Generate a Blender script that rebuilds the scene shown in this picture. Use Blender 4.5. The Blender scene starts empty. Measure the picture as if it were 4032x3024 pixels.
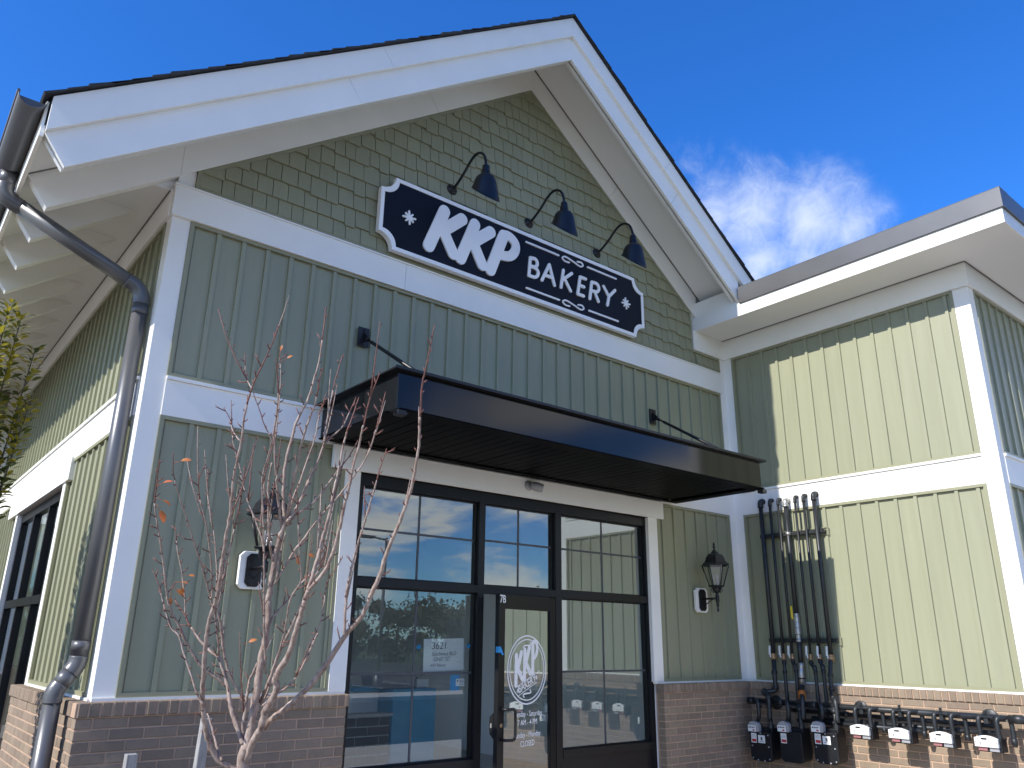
import bpy, bmesh, math, random
from mathutils import Vector, Matrix

random.seed(11)
sc = bpy.context.scene
col = sc.collection
ZB = 1.32            # height of the brick ledge above the pavement; shapes below are written from that ledge
R_ = math.radians

# ------------------------------------------------------------------ camera
cd = bpy.data.cameras.new('camera'); cam = bpy.data.objects.new('camera', cd); col.objects.link(cam)
cd.sensor_width = 36.0; cd.lens = 36.0 * 3079.47 / 4032.0; cd.clip_start = 0.05; cd.clip_end = 3000
right = Vector((0.77362, -0.63354, 0.01187)); fwd = Vector((0.59844, 0.73667, 0.31493)); up = Vector((-0.20827, -0.23653, 0.94904))
M = Matrix.Identity(4)
for i in range(3):
    M[i][0] = right[i]; M[i][1] = up[i]; M[i][2] = -fwd[i]
M[0][3], M[1][3], M[2][3] = -1.31408, -5.79872, 0.36143 + ZB
cam.matrix_world = M
sc.camera = cam

# ------------------------------------------------------------------ sun and sky
SUN_EL, SUN_AZ = R_(37.7), R_(1.4)     # sun stands left of the facade, a hair in front of its plane
to_sun = Vector((-math.cos(SUN_EL) * math.cos(SUN_AZ), -math.cos(SUN_EL) * math.sin(SUN_AZ), math.sin(SUN_EL)))
sl = bpy.data.lights.new('sun', 'SUN'); sl.energy = 2.95; sl.angle = R_(0.53); sl.color = (1.0, 0.965, 0.90)
so = bpy.data.objects.new('sun', sl); col.objects.link(so)
so.rotation_euler = to_sun.to_track_quat('Z', 'Y').to_euler(); so.location = (-20, -3, 20)

w = bpy.data.worlds.new('World'); sc.world = w; w.use_nodes = True
nt = w.node_tree; N = nt.nodes; Lk = nt.links
for n in list(N): N.remove(n)
out = N.new('ShaderNodeOutputWorld'); bg = N.new('ShaderNodeBackground'); bg.inputs[1].default_value = 0.15
sky = N.new('ShaderNodeTexSky'); sky.sky_type = 'NISHITA'; sky.sun_disc = False
sky.sun_elevation = SUN_EL; sky.sun_rotation = R_(270) - SUN_AZ
sky.altitude = 0; sky.air_density = 1.0; sky.dust_density = 0.35; sky.ozone_density = 3.0
hs = N.new('ShaderNodeHueSaturation'); hs.inputs['Saturation'].default_value = 1.26; hs.inputs['Value'].default_value = 1.0
tint = N.new('ShaderNodeMix'); tint.data_type = 'RGBA'; tint.blend_type = 'MULTIPLY'; tint.inputs[0].default_value = 1.0; tint.inputs[7].default_value = (0.33, 0.55, 0.83, 1)
Lk.new(sky.outputs[0], hs.inputs['Color'])
tc = N.new('ShaderNodeTexCoord')
def wm(op, a, b=None, c=None, clamp=False):
    n = N.new('ShaderNodeMath'); n.operation = op; n.use_clamp = clamp
    for i, v in enumerate((a, b, c)):
        if v is None: continue
        if isinstance(v, (int, float)): n.inputs[i].default_value = v
        else: Lk.new(v, n.inputs[i])
    return n.outputs[0]
def wsmooth(v, lo, hi):
    n = N.new('ShaderNodeMapRange'); n.interpolation_type = 'SMOOTHSTEP'
    Lk.new(v, n.inputs[0]); n.inputs[1].default_value = lo; n.inputs[2].default_value = hi
    return n.outputs[0]
def wnoise(scale, detail, rough, dist=0.0, vec=None):
    n = N.new('ShaderNodeTexNoise'); n.inputs['Scale'].default_value = scale; n.inputs['Detail'].default_value = detail
    n.inputs['Roughness'].default_value = rough; n.inputs['Distortion'].default_value = dist
    Lk.new(vec if vec is not None else tc.outputs['Generated'], n.inputs['Vector']); return n.outputs[0]
# one loose fair-weather cloud to the right, and low banks of cloud all round the horizon
sep = N.new('ShaderNodeSeparateXYZ'); Lk.new(tc.outputs['Generated'], sep.inputs[0])
puff = None
for (d, rad, wgt) in (((0.741, 0.460, 0.489), 0.092, 0.95), ((0.781, 0.407, 0.474), 0.092, 0.95), ((0.805, 0.375, 0.459), 0.066, 0.72), ((0.715, 0.492, 0.497), 0.072, 0.85), ((0.766, 0.468, 0.440), 0.085, 0.85), ((0.793, 0.425, 0.436), 0.075, 0.75), ((0.677, 0.489, 0.550), 0.055, 0.32), ((0.713, 0.459, 0.530), 0.055, 0.42)):
    vd = N.new('ShaderNodeVectorMath'); vd.operation = 'DISTANCE'; Lk.new(tc.outputs['Generated'], vd.inputs[0]); vd.inputs[1].default_value = d
    f = wm('MULTIPLY', wm('SUBTRACT', 1.0, wm('DIVIDE', vd.outputs['Value'], rad), clamp=True), wgt)
    puff = f if puff is None else wm('MAXIMUM', puff, f)
n1 = wnoise(11.0, 8.0, 0.66, 1.1); n2 = wnoise(30.0, 7.0, 0.7, 0.8)
nn = wm('ADD', wm('MULTIPLY', n1, 0.60), wm('MULTIPLY', n2, 0.40))
dens = wsmooth(wm('ADD', wm('MULTIPLY', puff, 0.85), wm('MULTIPLY', wm('SUBTRACT', nn, 0.5), 1.35)), 0.02, 1.10)
dens = wm('MULTIPLY', wm('MULTIPLY', dens, wsmooth(puff, 0.0, 0.30)), 0.92)
mp = N.new('ShaderNodeMapping'); mp.inputs['Scale'].default_value = (1.0, 1.0, 3.6); Lk.new(tc.outputs['Generated'], mp.inputs[0])
bank = wnoise(4.2, 6.0, 0.6, 0.3, mp.outputs[0])
low = wm('MULTIPLY', wsmooth(bank, 0.43, 0.58), wsmooth(wm('ABSOLUTE', wm('SUBTRACT', sep.outputs[2], 0.18)), 0.20, 0.09))
mx = N.new('ShaderNodeMix'); mx.data_type = 'RGBA'
Lk.new(dens, mx.inputs[0]); Lk.new(hs.outputs[0], tint.inputs[6]); Lk.new(tint.outputs[2], mx.inputs[6]); mx.inputs[7].default_value = (2.7, 3.0, 3.6, 1)
mb_ = N.new('ShaderNodeMix'); mb_.data_type = 'RGBA'; Lk.new(wm('MULTIPLY', low, 0.95), mb_.inputs[0]); Lk.new(mx.outputs[2], mb_.inputs[6]); mb_.inputs[7].default_value = (5.9, 5.75, 5.35, 1)
Lk.new(mb_.outputs[2], bg.inputs[0]); Lk.new(bg.outputs[0], out.inputs[0])

sc.view_settings.view_transform = 'Standard'; sc.view_settings.look = 'None'
sc.view_settings.exposure = 1.12; sc.view_settings.gamma = 1.0; sc.view_settings.use_curve_mapping = False
sc.render.resolution_x = 1024; sc.render.resolution_y = 768
sc.cycles.max_bounces = 6; sc.cycles.diffuse_bounces = 4; sc.cycles.glossy_bounces = 3; sc.cycles.transparent_max_bounces = 12
sc.cycles.caustics_reflective = False; sc.cycles.caustics_refractive = False

# ------------------------------------------------------------------ materials
MATS = {}
def mat(name, c, rough=0.6, metal=0.0, var=0.06, vs=3.0, rand=0.0, bump=0.0, bs=60.0, stretch=None, coat=0.0, c2=None, spec=0.5, fine=0.0, hue=0.0):
    """principled surface with world-space mottling, optional second colour, per-piece variation, fine relief"""
    if name in MATS: return MATS[name]
    m = bpy.data.materials.new(name); m.use_nodes = True; t = m.node_tree; n = t.nodes; l = t.links
    p = n['Principled BSDF']; p.inputs['Roughness'].default_value = rough; p.inputs['Metallic'].default_value = metal
    p.inputs['Specular IOR Level'].default_value = spec
    if coat: p.inputs['Coat Weight'].default_value = coat; p.inputs['Coat Roughness'].default_value = 0.06
    geo = n.new('ShaderNodeNewGeometry'); vec = geo.outputs['Position']
    if stretch:
        mp = n.new('ShaderNodeMapping'); mp.inputs['Scale'].default_value = stretch; l.new(vec, mp.inputs[0]); vec = mp.outputs[0]
    no = n.new('ShaderNodeTexNoise'); no.inputs['Scale'].default_value = vs; no.inputs['Detail'].default_value = 6; no.inputs['Roughness'].default_value = 0.6
    l.new(vec, no.inputs['Vector'])
    mr = n.new('ShaderNodeMapRange'); mr.inputs[1].default_value = 0.3; mr.inputs[2].default_value = 0.7; l.new(no.outputs[0], mr.inputs[0])
    mix = n.new('ShaderNodeMix'); mix.data_type = 'RGBA'
    ca = c2 if c2 else [v * (1 - var) for v in c]; cb = c if c2 else [min(1, v * (1 + var)) for v in c]
    mix.inputs[6].default_value = (*ca, 1); mix.inputs[7].default_value = (*cb, 1); l.new(mr.outputs[0], mix.inputs[0])
    colr = mix.outputs[2]
    if rand or hue:
        oi = n.new('ShaderNodeObjectInfo'); h = n.new('ShaderNodeHueSaturation')
        r = n.new('ShaderNodeMapRange'); r.inputs[3].default_value = 1 - rand; r.inputs[4].default_value = 1 + rand
        l.new(oi.outputs['Random'], r.inputs[0]); l.new(r.outputs[0], h.inputs['Value'])
        if hue:
            r2 = n.new('ShaderNodeMapRange'); r2.inputs[3].default_value = 0.5 - hue; r2.inputs[4].default_value = 0.5 + hue
            fr = n.new('ShaderNodeMath'); fr.operation = 'FRACT'; mu = n.new('ShaderNodeMath'); mu.operation = 'MULTIPLY'; mu.inputs[1].default_value = 7.31
            l.new(oi.outputs['Random'], mu.inputs[0]); l.new(mu.outputs[0], fr.inputs[0]); l.new(fr.outputs[0], r2.inputs[0]); l.new(r2.outputs[0], h.inputs['Hue'])
        l.new(colr, h.inputs['Color']); colr = h.outputs[0]
    if fine:
        n3 = n.new('ShaderNodeTexNoise'); n3.inputs['Scale'].default_value = 180; n3.inputs['Detail'].default_value = 3; l.new(vec, n3.inputs['Vector'])
        m3 = n.new('ShaderNodeMapRange'); m3.inputs[1].default_value = 0.3; m3.inputs[2].default_value = 0.7; m3.inputs[3].default_value = 1 - fine; m3.inputs[4].default_value = 1 + fine
        l.new(n3.outputs[0], m3.inputs[0]); h3 = n.new('ShaderNodeHueSaturation'); l.new(m3.outputs[0], h3.inputs['Value']); l.new(colr, h3.inputs['Color']); colr = h3.outputs[0]
    l.new(colr, p.inputs['Base Color'])
    rr = n.new('ShaderNodeMapRange'); rr.inputs[3].default_value = max(0.02, rough * 0.85); rr.inputs[4].default_value = min(1, rough * 1.15)
    l.new(no.outputs[0], rr.inputs[0]); l.new(rr.outputs[0], p.inputs['Roughness'])
    if bump:
        nb = n.new('ShaderNodeTexNoise'); nb.inputs['Scale'].default_value = bs; nb.inputs['Detail'].default_value = 4; l.new(vec, nb.inputs['Vector'])
        b = n.new('ShaderNodeBump'); b.inputs['Strength'].default_value = bump; b.inputs['Distance'].default_value = 0.004
        l.new(nb.outputs[0], b.inputs['Height']); l.new(b.outputs[0], p.inputs['Normal'])
    MATS[name] = m; return m

def glass_mat(name, tint=(0.90, 0.93, 0.92), gain=1.5, base=0.06):
    m = bpy.data.materials.new(name); m.use_nodes = True; t = m.node_tree; n = t.nodes; l = t.links
    n.remove(n['Principled BSDF']); o = n['Material Output']
    tr = n.new('ShaderNodeBsdfTransparent'); tr.inputs[0].default_value = (*tint, 1)
    gl = n.new('ShaderNodeBsdfGlossy'); gl.inputs['Roughness'].default_value = 0.004; gl.inputs[0].default_value = (0.86, 0.93, 0.95, 1)
    fr = n.new('ShaderNodeFresnel'); fr.inputs[0].default_value = 1.75
    ma = n.new('ShaderNodeMath'); ma.operation = 'MULTIPLY_ADD'; ma.use_clamp = True; ma.inputs[1].default_value = gain; ma.inputs[2].default_value = base
    g = n.new('ShaderNodeNewGeometry'); inv = n.new('ShaderNodeMath'); inv.operation = 'SUBTRACT'; inv.inputs[0].default_value = 1.0; l.new(g.outputs['Backfacing'], inv.inputs[1])
    mu = n.new('ShaderNodeMath'); mu.operation = 'MULTIPLY'; l.new(ma.outputs[0], mu.inputs[0]); l.new(inv.outputs[0], mu.inputs[1])   # the pane reflects at its outer face only
    mx = n.new('ShaderNodeMixShader'); l.new(fr.outputs[0], ma.inputs[0]); l.new(mu.outputs[0], mx.inputs[0])
    l.new(tr.outputs[0], mx.inputs[1]); l.new(gl.outputs[0], mx.inputs[2]); l.new(mx.outputs[0], o.inputs[0])
    MATS[name] = m; return m

SAGE = mat('sage_vinyl', (0.284, 0.286, 0.186), 0.42, var=0.05, vs=1.3, bump=0.28, bs=26, stretch=(9, 9, 0.6), rand=0.018)
SAGE_TRIM = mat('sage_trim', (0.272, 0.266, 0.166), 0.45, var=0.03, vs=2)
SHINGLE = mat('sage_shake', (0.280, 0.275, 0.170), 0.6, var=0.05, vs=2.2, rand=0.045, bump=0.9, bs=11, stretch=(22, 22, 0.8))
WHITE = mat('white_trim', (0.84, 0.82, 0.76), 0.5, var=0.04, vs=1.7, bump=0.06, bs=90)
SOFFIT = mat('soffit_white', (0.76, 0.755, 0.72), 0.6, var=0.02, vs=1.4)
CAULK = mat('gap_caulk', (0.16, 0.15, 0.13), 0.9, var=0.2, vs=30)
BRICK = mat('brown_brick', (0.240, 0.180, 0.128), 0.9, var=0.10, vs=12, rand=0.13, hue=0.006, bump=0.55, bs=95, fine=0.10)
MORTAR = mat('tan_mortar', (0.44, 0.30, 0.205), 0.95, var=0.16, vs=9, bump=0.5, bs=120)
BLACK_AL = mat('black_aluminium', (0.011, 0.011, 0.012), 0.36, var=0.12, vs=4, spec=0.25)
BLACK_SOFFIT = mat('black_soffit', (0.005, 0.005, 0.006), 0.45, var=0.1, vs=2, spec=0.02)
BLACK_GLOSS = mat('black_gloss_metal', (0.007, 0.007, 0.008), 0.10, var=0.1, vs=2, spec=0.36)
BLACK_PAINT = mat('black_paint', (0.012, 0.012, 0.013), 0.36, var=0.15, vs=8, spec=0.35)
BLACK_IRON = mat('black_pipe', (0.016, 0.018, 0.020), 0.45, var=0.25, vs=14)
BRONZE = mat('bronze_metal', (0.112, 0.112, 0.114), 0.36, metal=0.25, var=0.05, vs=2.5)
ROOF = mat('dark_roof_shingle', (0.030, 0.032, 0.036), 0.95, var=0.3, vs=30, rand=0.2, bump=0.6, bs=150)
NAVY = mat('navy_sign_face', (0.004, 0.005, 0.010), 0.45, var=0.1, vs=3, spec=0.2)
SIGNW = mat('sign_white', (0.90, 0.89, 0.87), 0.4, var=0.015, vs=3)
STEEL = mat('galvanised', (0.42, 0.41, 0.38), 0.4, metal=0.7, var=0.18, vs=16)
BRASS = mat('brass_valve', (0.35, 0.22, 0.12), 0.45, metal=0.5, var=0.2, vs=20)
ORANGE = mat('orange_cap', (0.42, 0.12, 0.012), 0.5, var=0.2, vs=22)
YELLOW = mat('yellow_vinyl', (0.72, 0.56, 0.03), 0.45)
METERW = mat('meter_white', (0.74, 0.74, 0.71), 0.35, var=0.03)
METERG = mat('meter_grey', (0.30, 0.30, 0.31), 0.4, var=0.1, vs=20)
METERB = mat('meter_black', (0.010, 0.0105, 0.012), 0.45, var=0.18, vs=9, spec=0.3)
RED = mat('label_red', (0.42, 0.03, 0.03), 0.5)
CLEARG = mat('lens_grey', (0.34, 0.33, 0.33), 0.15, var=0.1, vs=20)
BARK = mat('young_bark', (0.42, 0.335, 0.28), 0.75, c2=(0.155, 0.096, 0.074), vs=38, stretch=(1, 1, 0.5), bump=0.8, bs=130)
TWIG = mat('red_twig', (0.22, 0.09, 0.065), 0.65, c2=(0.10, 0.045, 0.038), vs=50)
LEAFR = mat('autumn_leaf', (0.66, 0.12, 0.06), 0.5, c2=(0.52, 0.24, 0.05), vs=9)
LEAFG = mat('shrub_leaf', (0.13, 0.15, 0.032), 0.45, c2=(0.065, 0.088, 0.022), vs=7)
LEAFY = mat('shrub_leaf_yellow', (0.46, 0.37, 0.03), 0.45, c2=(0.24, 0.23, 0.03), vs=9)
def leafy(m, amt=0.45):
    n = m.node_tree.nodes; l = m.node_tree.links; p = n['Principled BSDF']; o = n['Material Output']; t = n.new('ShaderNodeBsdfTranslucent'); x = n.new('ShaderNodeMixShader'); x.inputs[0].default_value = amt
    l.new(p.inputs['Base Color'].links[0].from_socket, t.inputs[0]); l.new(p.outputs[0], x.inputs[1]); l.new(t.outputs[0], x.inputs[2]); l.new(x.outputs[0], o.inputs[0])
for q_ in (LEAFR, LEAFG, LEAFY): leafy(q_)
STEMB = mat('shrub_stem', (0.09, 0.065, 0.045), 0.85, var=0.2, vs=20)
GREYWOOD = mat('weathered_wood', (0.36, 0.35, 0.33), 0.9, c2=(0.19, 0.18, 0.17), vs=14, stretch=(6, 6, 0.7), bump=0.5, bs=60)
GLASS = glass_mat('window_glass')
GLASSD = glass_mat('door_glass', gain=1.9, base=0.10)
LGLASS = glass_mat('lantern_glass', tint=(0.93, 0.93, 0.91), gain=0.8, base=0.02)
GRID = mat('muntin_grey', (0.055, 0.060, 0.068), 0.45, var=0.05)
PAPER = mat('paper', (0.72, 0.74, 0.73), 0.7, var=0.03, vs=6)
INK = mat('pencil_ink', (0.10, 0.10, 0.12), 0.7)
BLUE = mat('blue_wrap', (0.012, 0.27, 0.52), 0.25, c2=(0.02, 0.38, 0.55), vs=4, bump=0.7, bs=10)
TAPE = mat('blue_tape', (0.03, 0.30, 0.62), 0.6, var=0.1, vs=30)
INTW = mat('interior_paint', (0.74, 0.74, 0.73), 0.7, var=0.03)
INTG = mat('interior_grey', (0.56, 0.57, 0.57), 0.7, var=0.03)
INTF = mat('interior_floor', (0.42, 0.41, 0.39), 0.5, var=0.1)
DBRICK = mat('charcoal_brick', (0.035, 0.037, 0.04), 0.7, var=0.12, vs=9, rand=0.2)
CONC = mat('concrete', (0.60, 0.53, 0.44), 0.9, var=0.10, vs=2.5, bump=0.3, bs=90)
ASPH = mat('asphalt', (0.055, 0.055, 0.057), 0.95, spec=0.1, var=0.2, vs=3, bump=0.5, bs=120)
MULCH = mat('mulch', (0.075, 0.045, 0.03), 0.95, c2=(0.03, 0.018, 0.012), vs=16, bump=0.9, bs=40)
GRASS = mat('grass', (0.075, 0.10, 0.03), 0.95, c2=(0.045, 0.07, 0.02), vs=1.2, bump=0.8, bs=50)
PAINT = mat('road_paint', (0.72, 0.72, 0.70), 0.8, var=0.1, vs=4)

# ------------------------------------------------------------------ helpers
def tag(o, label=None, cat=None, group=None, kind=None):
    if label: o['label'] = label
    if cat: o['category'] = cat
    if group: o['group'] = group
    if kind: o['kind'] = kind
    return o
def thing(name, label, cat, loc, group=None):
    """an Empty at the thing's base; loc is given from the brick ledge"""
    o = bpy.data.objects.new(name, None); col.objects.link(o); o.empty_display_size = 0.1
    o.location = (loc[0], loc[1], loc[2] + ZB); return tag(o, label, cat, group)
def org(o):
    if o is None: return Vector((0, 0, 0))
    while o.parent: o = o.parent
    return Vector(o.location)
def link(name, me, parent, loc=None, rotz=0.0):
    o = bpy.data.objects.new(name, me); col.objects.link(o)
    if parent is not None: o.parent = parent
    if loc is not None: o.location = Vector((loc[0], loc[1], loc[2] + ZB)) - org(parent)
    if rotz: o.rotation_euler = (0, 0, rotz)
    return o
class MB:
    def __init__(s): s.v = []; s.f = []; s.sm = []
    def add(s, vs, fs, smooth=False):
        b = len(s.v); s.v += [tuple(v) for v in vs]; s.f += [tuple(i + b for i in f) for f in fs]; s.sm += [smooth] * len(fs); return s
    def box(s, x0, x1, y0, y1, z0, z1):
        x0, x1 = min(x0, x1), max(x0, x1); y0, y1 = min(y0, y1), max(y0, y1); z0, z1 = min(z0, z1), max(z0, z1)
        return s.add([(x0,y0,z0),(x1,y0,z0),(x1,y1,z0),(x0,y1,z0),(x0,y0,z1),(x1,y0,z1),(x1,y1,z1),(x0,y1,z1)],
                     [(0,3,2,1),(4,5,6,7),(0,1,5,4),(1,2,6,5),(2,3,7,6),(3,0,4,7)])
    def obox(s, c, size, m):
        c = Vector(c); h = Vector(size) / 2; vs = []
        for z in (-1, 1):
            for x, y in ((-1,-1),(1,-1),(1,1),(-1,1)): vs.append(c + m @ Vector((x*h.x, y*h.y, z*h.z)))
        return s.add(vs, [(0,3,2,1),(4,5,6,7),(0,1,5,4),(1,2,6,5),(2,3,7,6),(3,0,4,7)])
    def prism(s, poly, axis, a0, a1, smooth=False):
        """polygon in the two other axes, extruded along axis"""
        n = len(poly)
        def P(p, a): return {'x': (a, p[0], p[1]), 'y': (p[0], a, p[1]), 'z': (p[0], p[1], a)}[axis]
        vs = [P(p, a0) for p in poly] + [P(p, a1) for p in poly]
        ar = sum(poly[i][0]*poly[(i+1)%n][1]-poly[(i+1)%n][0]*poly[i][1] for i in range(n))
        fl = (ar > 0) != (axis == 'y')
        if a1 < a0: fl = not fl
        f1 = tuple(range(n)); f2 = tuple(range(n, 2*n)); sides = [(i, (i+1)%n, n+(i+1)%n, n+i) for i in range(n)]
        if fl: f1 = f1[::-1]
        else: f2 = f2[::-1]; sides = [q[::-1] for q in sides]
        s.add(vs, [f1, f2] + sides); return s
    def tube(s, path, rads, n=10, cap=True, smooth=True):
        path = [Vector(p) for p in path]; m = len(path)
        if isinstance(rads, (int, float)): rads = [rads] * m
        t0 = (path[1] - path[0]).normalized(); a = Vector((0,0,1)) if abs(t0.z) < 0.9 else Vector((1,0,0))
        u = t0.cross(a).normalized(); vs = []
        for i in range(m):
            t = (path[min(i+1, m-1)] - path[max(i-1, 0)]).normalized()
            u = (u - t * u.dot(t)).normalized(); v = t.cross(u)
            for k in range(n):
                an = 2*math.pi*k/n; vs.append(path[i] + (u*math.cos(an) + v*math.sin(an)) * rads[i])
        fs = [(i*n+k, i*n+(k+1)%n, (i+1)*n+(k+1)%n, (i+1)*n+k) for i in range(m-1) for k in range(n)]
        s.add(vs, fs, smooth)
        if cap:
            b = len(s.v) - n*m; s.f += [tuple(b + k for k in range(n))[::-1], tuple(b+(m-1)*n+k for k in range(n))]; s.sm += [False, False]
        return s
    def lathe(s, prof, c, axis=(0,0,1), n=24, smooth=True, ang=0.0):
        ax = Vector(axis).normalized(); a = Vector((0,0,1)) if abs(ax.z) < 0.9 else Vector((1,0,0)); u = ax.cross(a).normalized(); v = ax.cross(u); c = Vector(c)
        vs = []
        for r, h in prof:
            for k in range(n):
                an = 2*math.pi*k/n + ang; vs.append(c + ax*h + (u*math.cos(an) + v*math.sin(an))*max(r, 1e-4))
        m = len(prof); fs = [(i*n+k, i*n+(k+1)%n, (i+1)*n+(k+1)%n, (i+1)*n+k) for i in range(m-1) for k in range(n)]
        return s.add(vs, fs, smooth)
    def mesh(s, name, mt, off=(0,0,0)):
        me = bpy.data.meshes.new(name); me.from_pydata([(x-off[0], y-off[1], z-off[2]) for x, y, z in s.v], [], s.f)
        if isinstance(mt, (list, tuple)):
            for q in mt: me.materials.append(q)
        elif mt: me.materials.append(mt)
        me.polygons.foreach_set('use_smooth', s.sm); me.update(); return me
    def build(s, name, mt, parent=None, bevel=0.0, fix=False):
        og = org(parent); me = s.mesh(name, mt, (og.x, og.y, og.z - ZB))
        if fix:
            bm = bmesh.new(); bm.from_mesh(me); bmesh.ops.recalc_face_normals(bm, faces=bm.faces); bm.to_mesh(me); bm.free()
        o = link(name, me, parent)
        if bevel:
            b = o.modifiers.new('bevel', 'BEVEL'); b.width = bevel; b.segments = 2; b.limit_method = 'ANGLE'; b.angle_limit = R_(40)
        return o
class Frame:
    """a wall plane: 'F' faces -y and runs along +x; 'L' faces -x and runs along -y. d > 0 goes into the wall"""
    def __init__(s, kind, plane): s.k = kind; s.p = plane
    def P(s, u, d, z): return (u, s.p + d, z) if s.k == 'F' else (s.p + d, -u, z)
    def box(s, mb, u0, u1, d0, d1, z0, z1):
        a = s.P(u0, d0, z0); b = s.P(u1, d1, z1); mb.box(a[0], b[0], a[1], b[1], z0, z1); return mb
    @property
    def rot(s): return 0.0 if s.k == 'F' else -math.pi/2
def stroke(mb, pts, wd, y0, y1, cap=8):
    """a rounded brush stroke in the x-z plane between depths y0 (front) and y1"""
    pts = [Vector((p[0], p[1])) for p in pts]; n = len(pts); L = []; Rr = []
    ws = wd if isinstance(wd, (list, tuple)) else [wd] * n
    nrm = []
    for i in range(n):
        t = (pts[min(i+1, n-1)] - pts[max(i-1, 0)]).normalized(); nrm.append((Vector((-t.y, t.x)), t))
    out = []
    for i in range(n): out.append(pts[i] + nrm[i][0]*ws[i])
    a, t = nrm[-1]
    for k in range(1, cap): an = math.pi*k/cap; out.append(pts[-1] + (a*math.cos(an) + t*math.sin(an))*ws[-1])
    for i in range(n-1, -1, -1): out.append(pts[i] - nrm[i][0]*ws[i])
    a, t = nrm[0]
    for k in range(1, cap): an = math.pi*k/cap; out.append(pts[0] + (-a*math.cos(an) - t*math.sin(an))*ws[0])
    mb.prism([(p.x, p.y) for p in out], 'y', y0, y1)
def smooth_path(p, k=4):
    out = []
    for i in range(len(p)-1):
        a = p[max(i-1,0)]; b = p[i]; c = p[i+1]; d = p[min(i+2,len(p)-1)]
        for j in range(k):
            t = j/k
            out.append(tuple(0.5*(2*b[q] + (c[q]-a[q])*t + (2*a[q]-5*b[q]+4*c[q]-d[q])*t*t + (3*b[q]-a[q]-3*c[q]+d[q])*t**3) for q in range(len(b))))
    out.append(tuple(p[-1])); return out

# ------------------------------------------------------------------ ground
G = -ZB
def sheet(name, x0, x1, y0, y1, z, mt, th=0.0):
    b = MB()
    if th: b.box(x0, x1, y0, y1, z-th, z)
    else: b.add([(x0,y0,z),(x1,y0,z),(x1,y1,z),(x0,y1,z)], [(0,1,2,3)])
    return tag(b.build(name, mt), kind='structure')
sheet('ground', -900, 900, -900, 900, G-0.16, GRASS)
sheet('parking_lot', -60, 90, -58, -6.8, G-0.13, ASPH)
sheet('sidewalk', -30, 60, -6.8, 14, G-0.002, CONC, 0.13)
sheet('median_kerb', -40, 70, -19.6, -17.6, G-0.002, CONC, 0.13)
sheet('planting_bed', -6.0, 1.6, -3.1, -0.088, G+0.004, MULCH)
sheet('side_planting_bed', -6.0, -0.088, -0.09, 10, G+0.006, MULCH)
for i in range(16):
    sheet('parking_line' if not i else 'parking_line', -20+i*2.8, -19.9+i*2.8, -29.0, -24.0, G-0.125, PAINT)

# ------------------------------------------------------------------ wall building blocks
_cache = {}
def board_mesh(wd, batten, h):
    k = (round(wd, 3), batten, round(h, 3))
    if k not in _cache:
        p = [(0, 0.020), (wd, 0.020)]
        if batten: p += [(wd+0.003, 0.0005), (wd+0.037, 0.0005), (wd+0.04, 0.020), (wd+0.04, 0.0245)]
        else: p += [(wd, 0.0245)]
        p += [(0, 0.0245)]
        _cache[k] = MB().prism(p, 'z', 0, h).mesh('siding_board', SAGE)
    return _cache[k]
def siding(root, fr, u0, u1, z0, z1, phase, notch=None, flip=False):
    """board-and-batten field with its channel trim; the boards are pieces of it"""
    b = MB(); t = 0.028
    fr.box(b, u0, u0+t, -0.009, 0.019, z0+t, z1-t); fr.box(b, u1-t, u1, -0.009, 0.019, z0+t, z1-t)
    fr.box(b, u0, u1, -0.0095, 0.019, z0, z0+t); fr.box(b, u0, u1, -0.0095, 0.019, z1-t, z1)
    fr.box(b, u0+t, u0+t+0.010, 0.002, 0.019, z0+t, z1-t); fr.box(b, u1-t-0.010, u1-t, 0.002, 0.019, z0+t, z1-t)
    fr.box(b, u0+0.004, u1-0.004, 0.0255, 0.0275, z0+0.004, z1-0.004)
    part = b.build('siding', SAGE_TRIM, root)
    lo, hi = u0+0.020, u1-0.020; k = math.floor((lo-phase)/0.2035); a = lo
    while a < hi-0.006:
        bl = phase + k*0.2035
        if not flip:
            if bl+0.04 <= a+0.01: k += 1; continue
            fw = min(bl, hi) - a; bat = bl+0.04 <= hi+0.012
            if fw < 0.008: a = bl+0.04; k += 1; continue
            link('siding_board', board_mesh(fw, bat, z1-z0-0.03), part, fr.P(a, 0, z0+0.015), fr.rot)
            a = bl+0.04 if bat else hi
            if not bat and fw < hi-a-0.001: a = hi
        k += 1
    return part
def brick_mesh(L, h=0.0577, dep=0.085, ch=0.0035, key='b'):
    k = (key, round(L, 3), round(h, 3), round(dep, 3))
    if k not in _cache:
        b = MB(); x0, x1, z0, z1 = 0, L, 0, h
        o = [(x0,ch,z0),(x1,ch,z0),(x1,ch,z1),(x0,ch,z1)]; i = [(x0+ch,0,z0+ch),(x1-ch,0,z0+ch),(x1-ch,0,z1-ch),(x0+ch,0,z1-ch)]; r = [(x0,dep,z0),(x1,dep,z0),(x1,dep,z1),(x0,dep,z1)]
        b.add(o+i+r, [(4,5,6,7),(0,1,5,4),(1,2,6,5),(2,3,7,6),(3,0,4,7),(8,9,1,0),(9,10,2,1),(10,11,3,2),(11,8,0,3),(11,10,9,8)])
        _cache[k] = b.mesh('brick', BRICK)
    return _cache[k]
PITCH, COURSE = 0.2085, 0.0677
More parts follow.
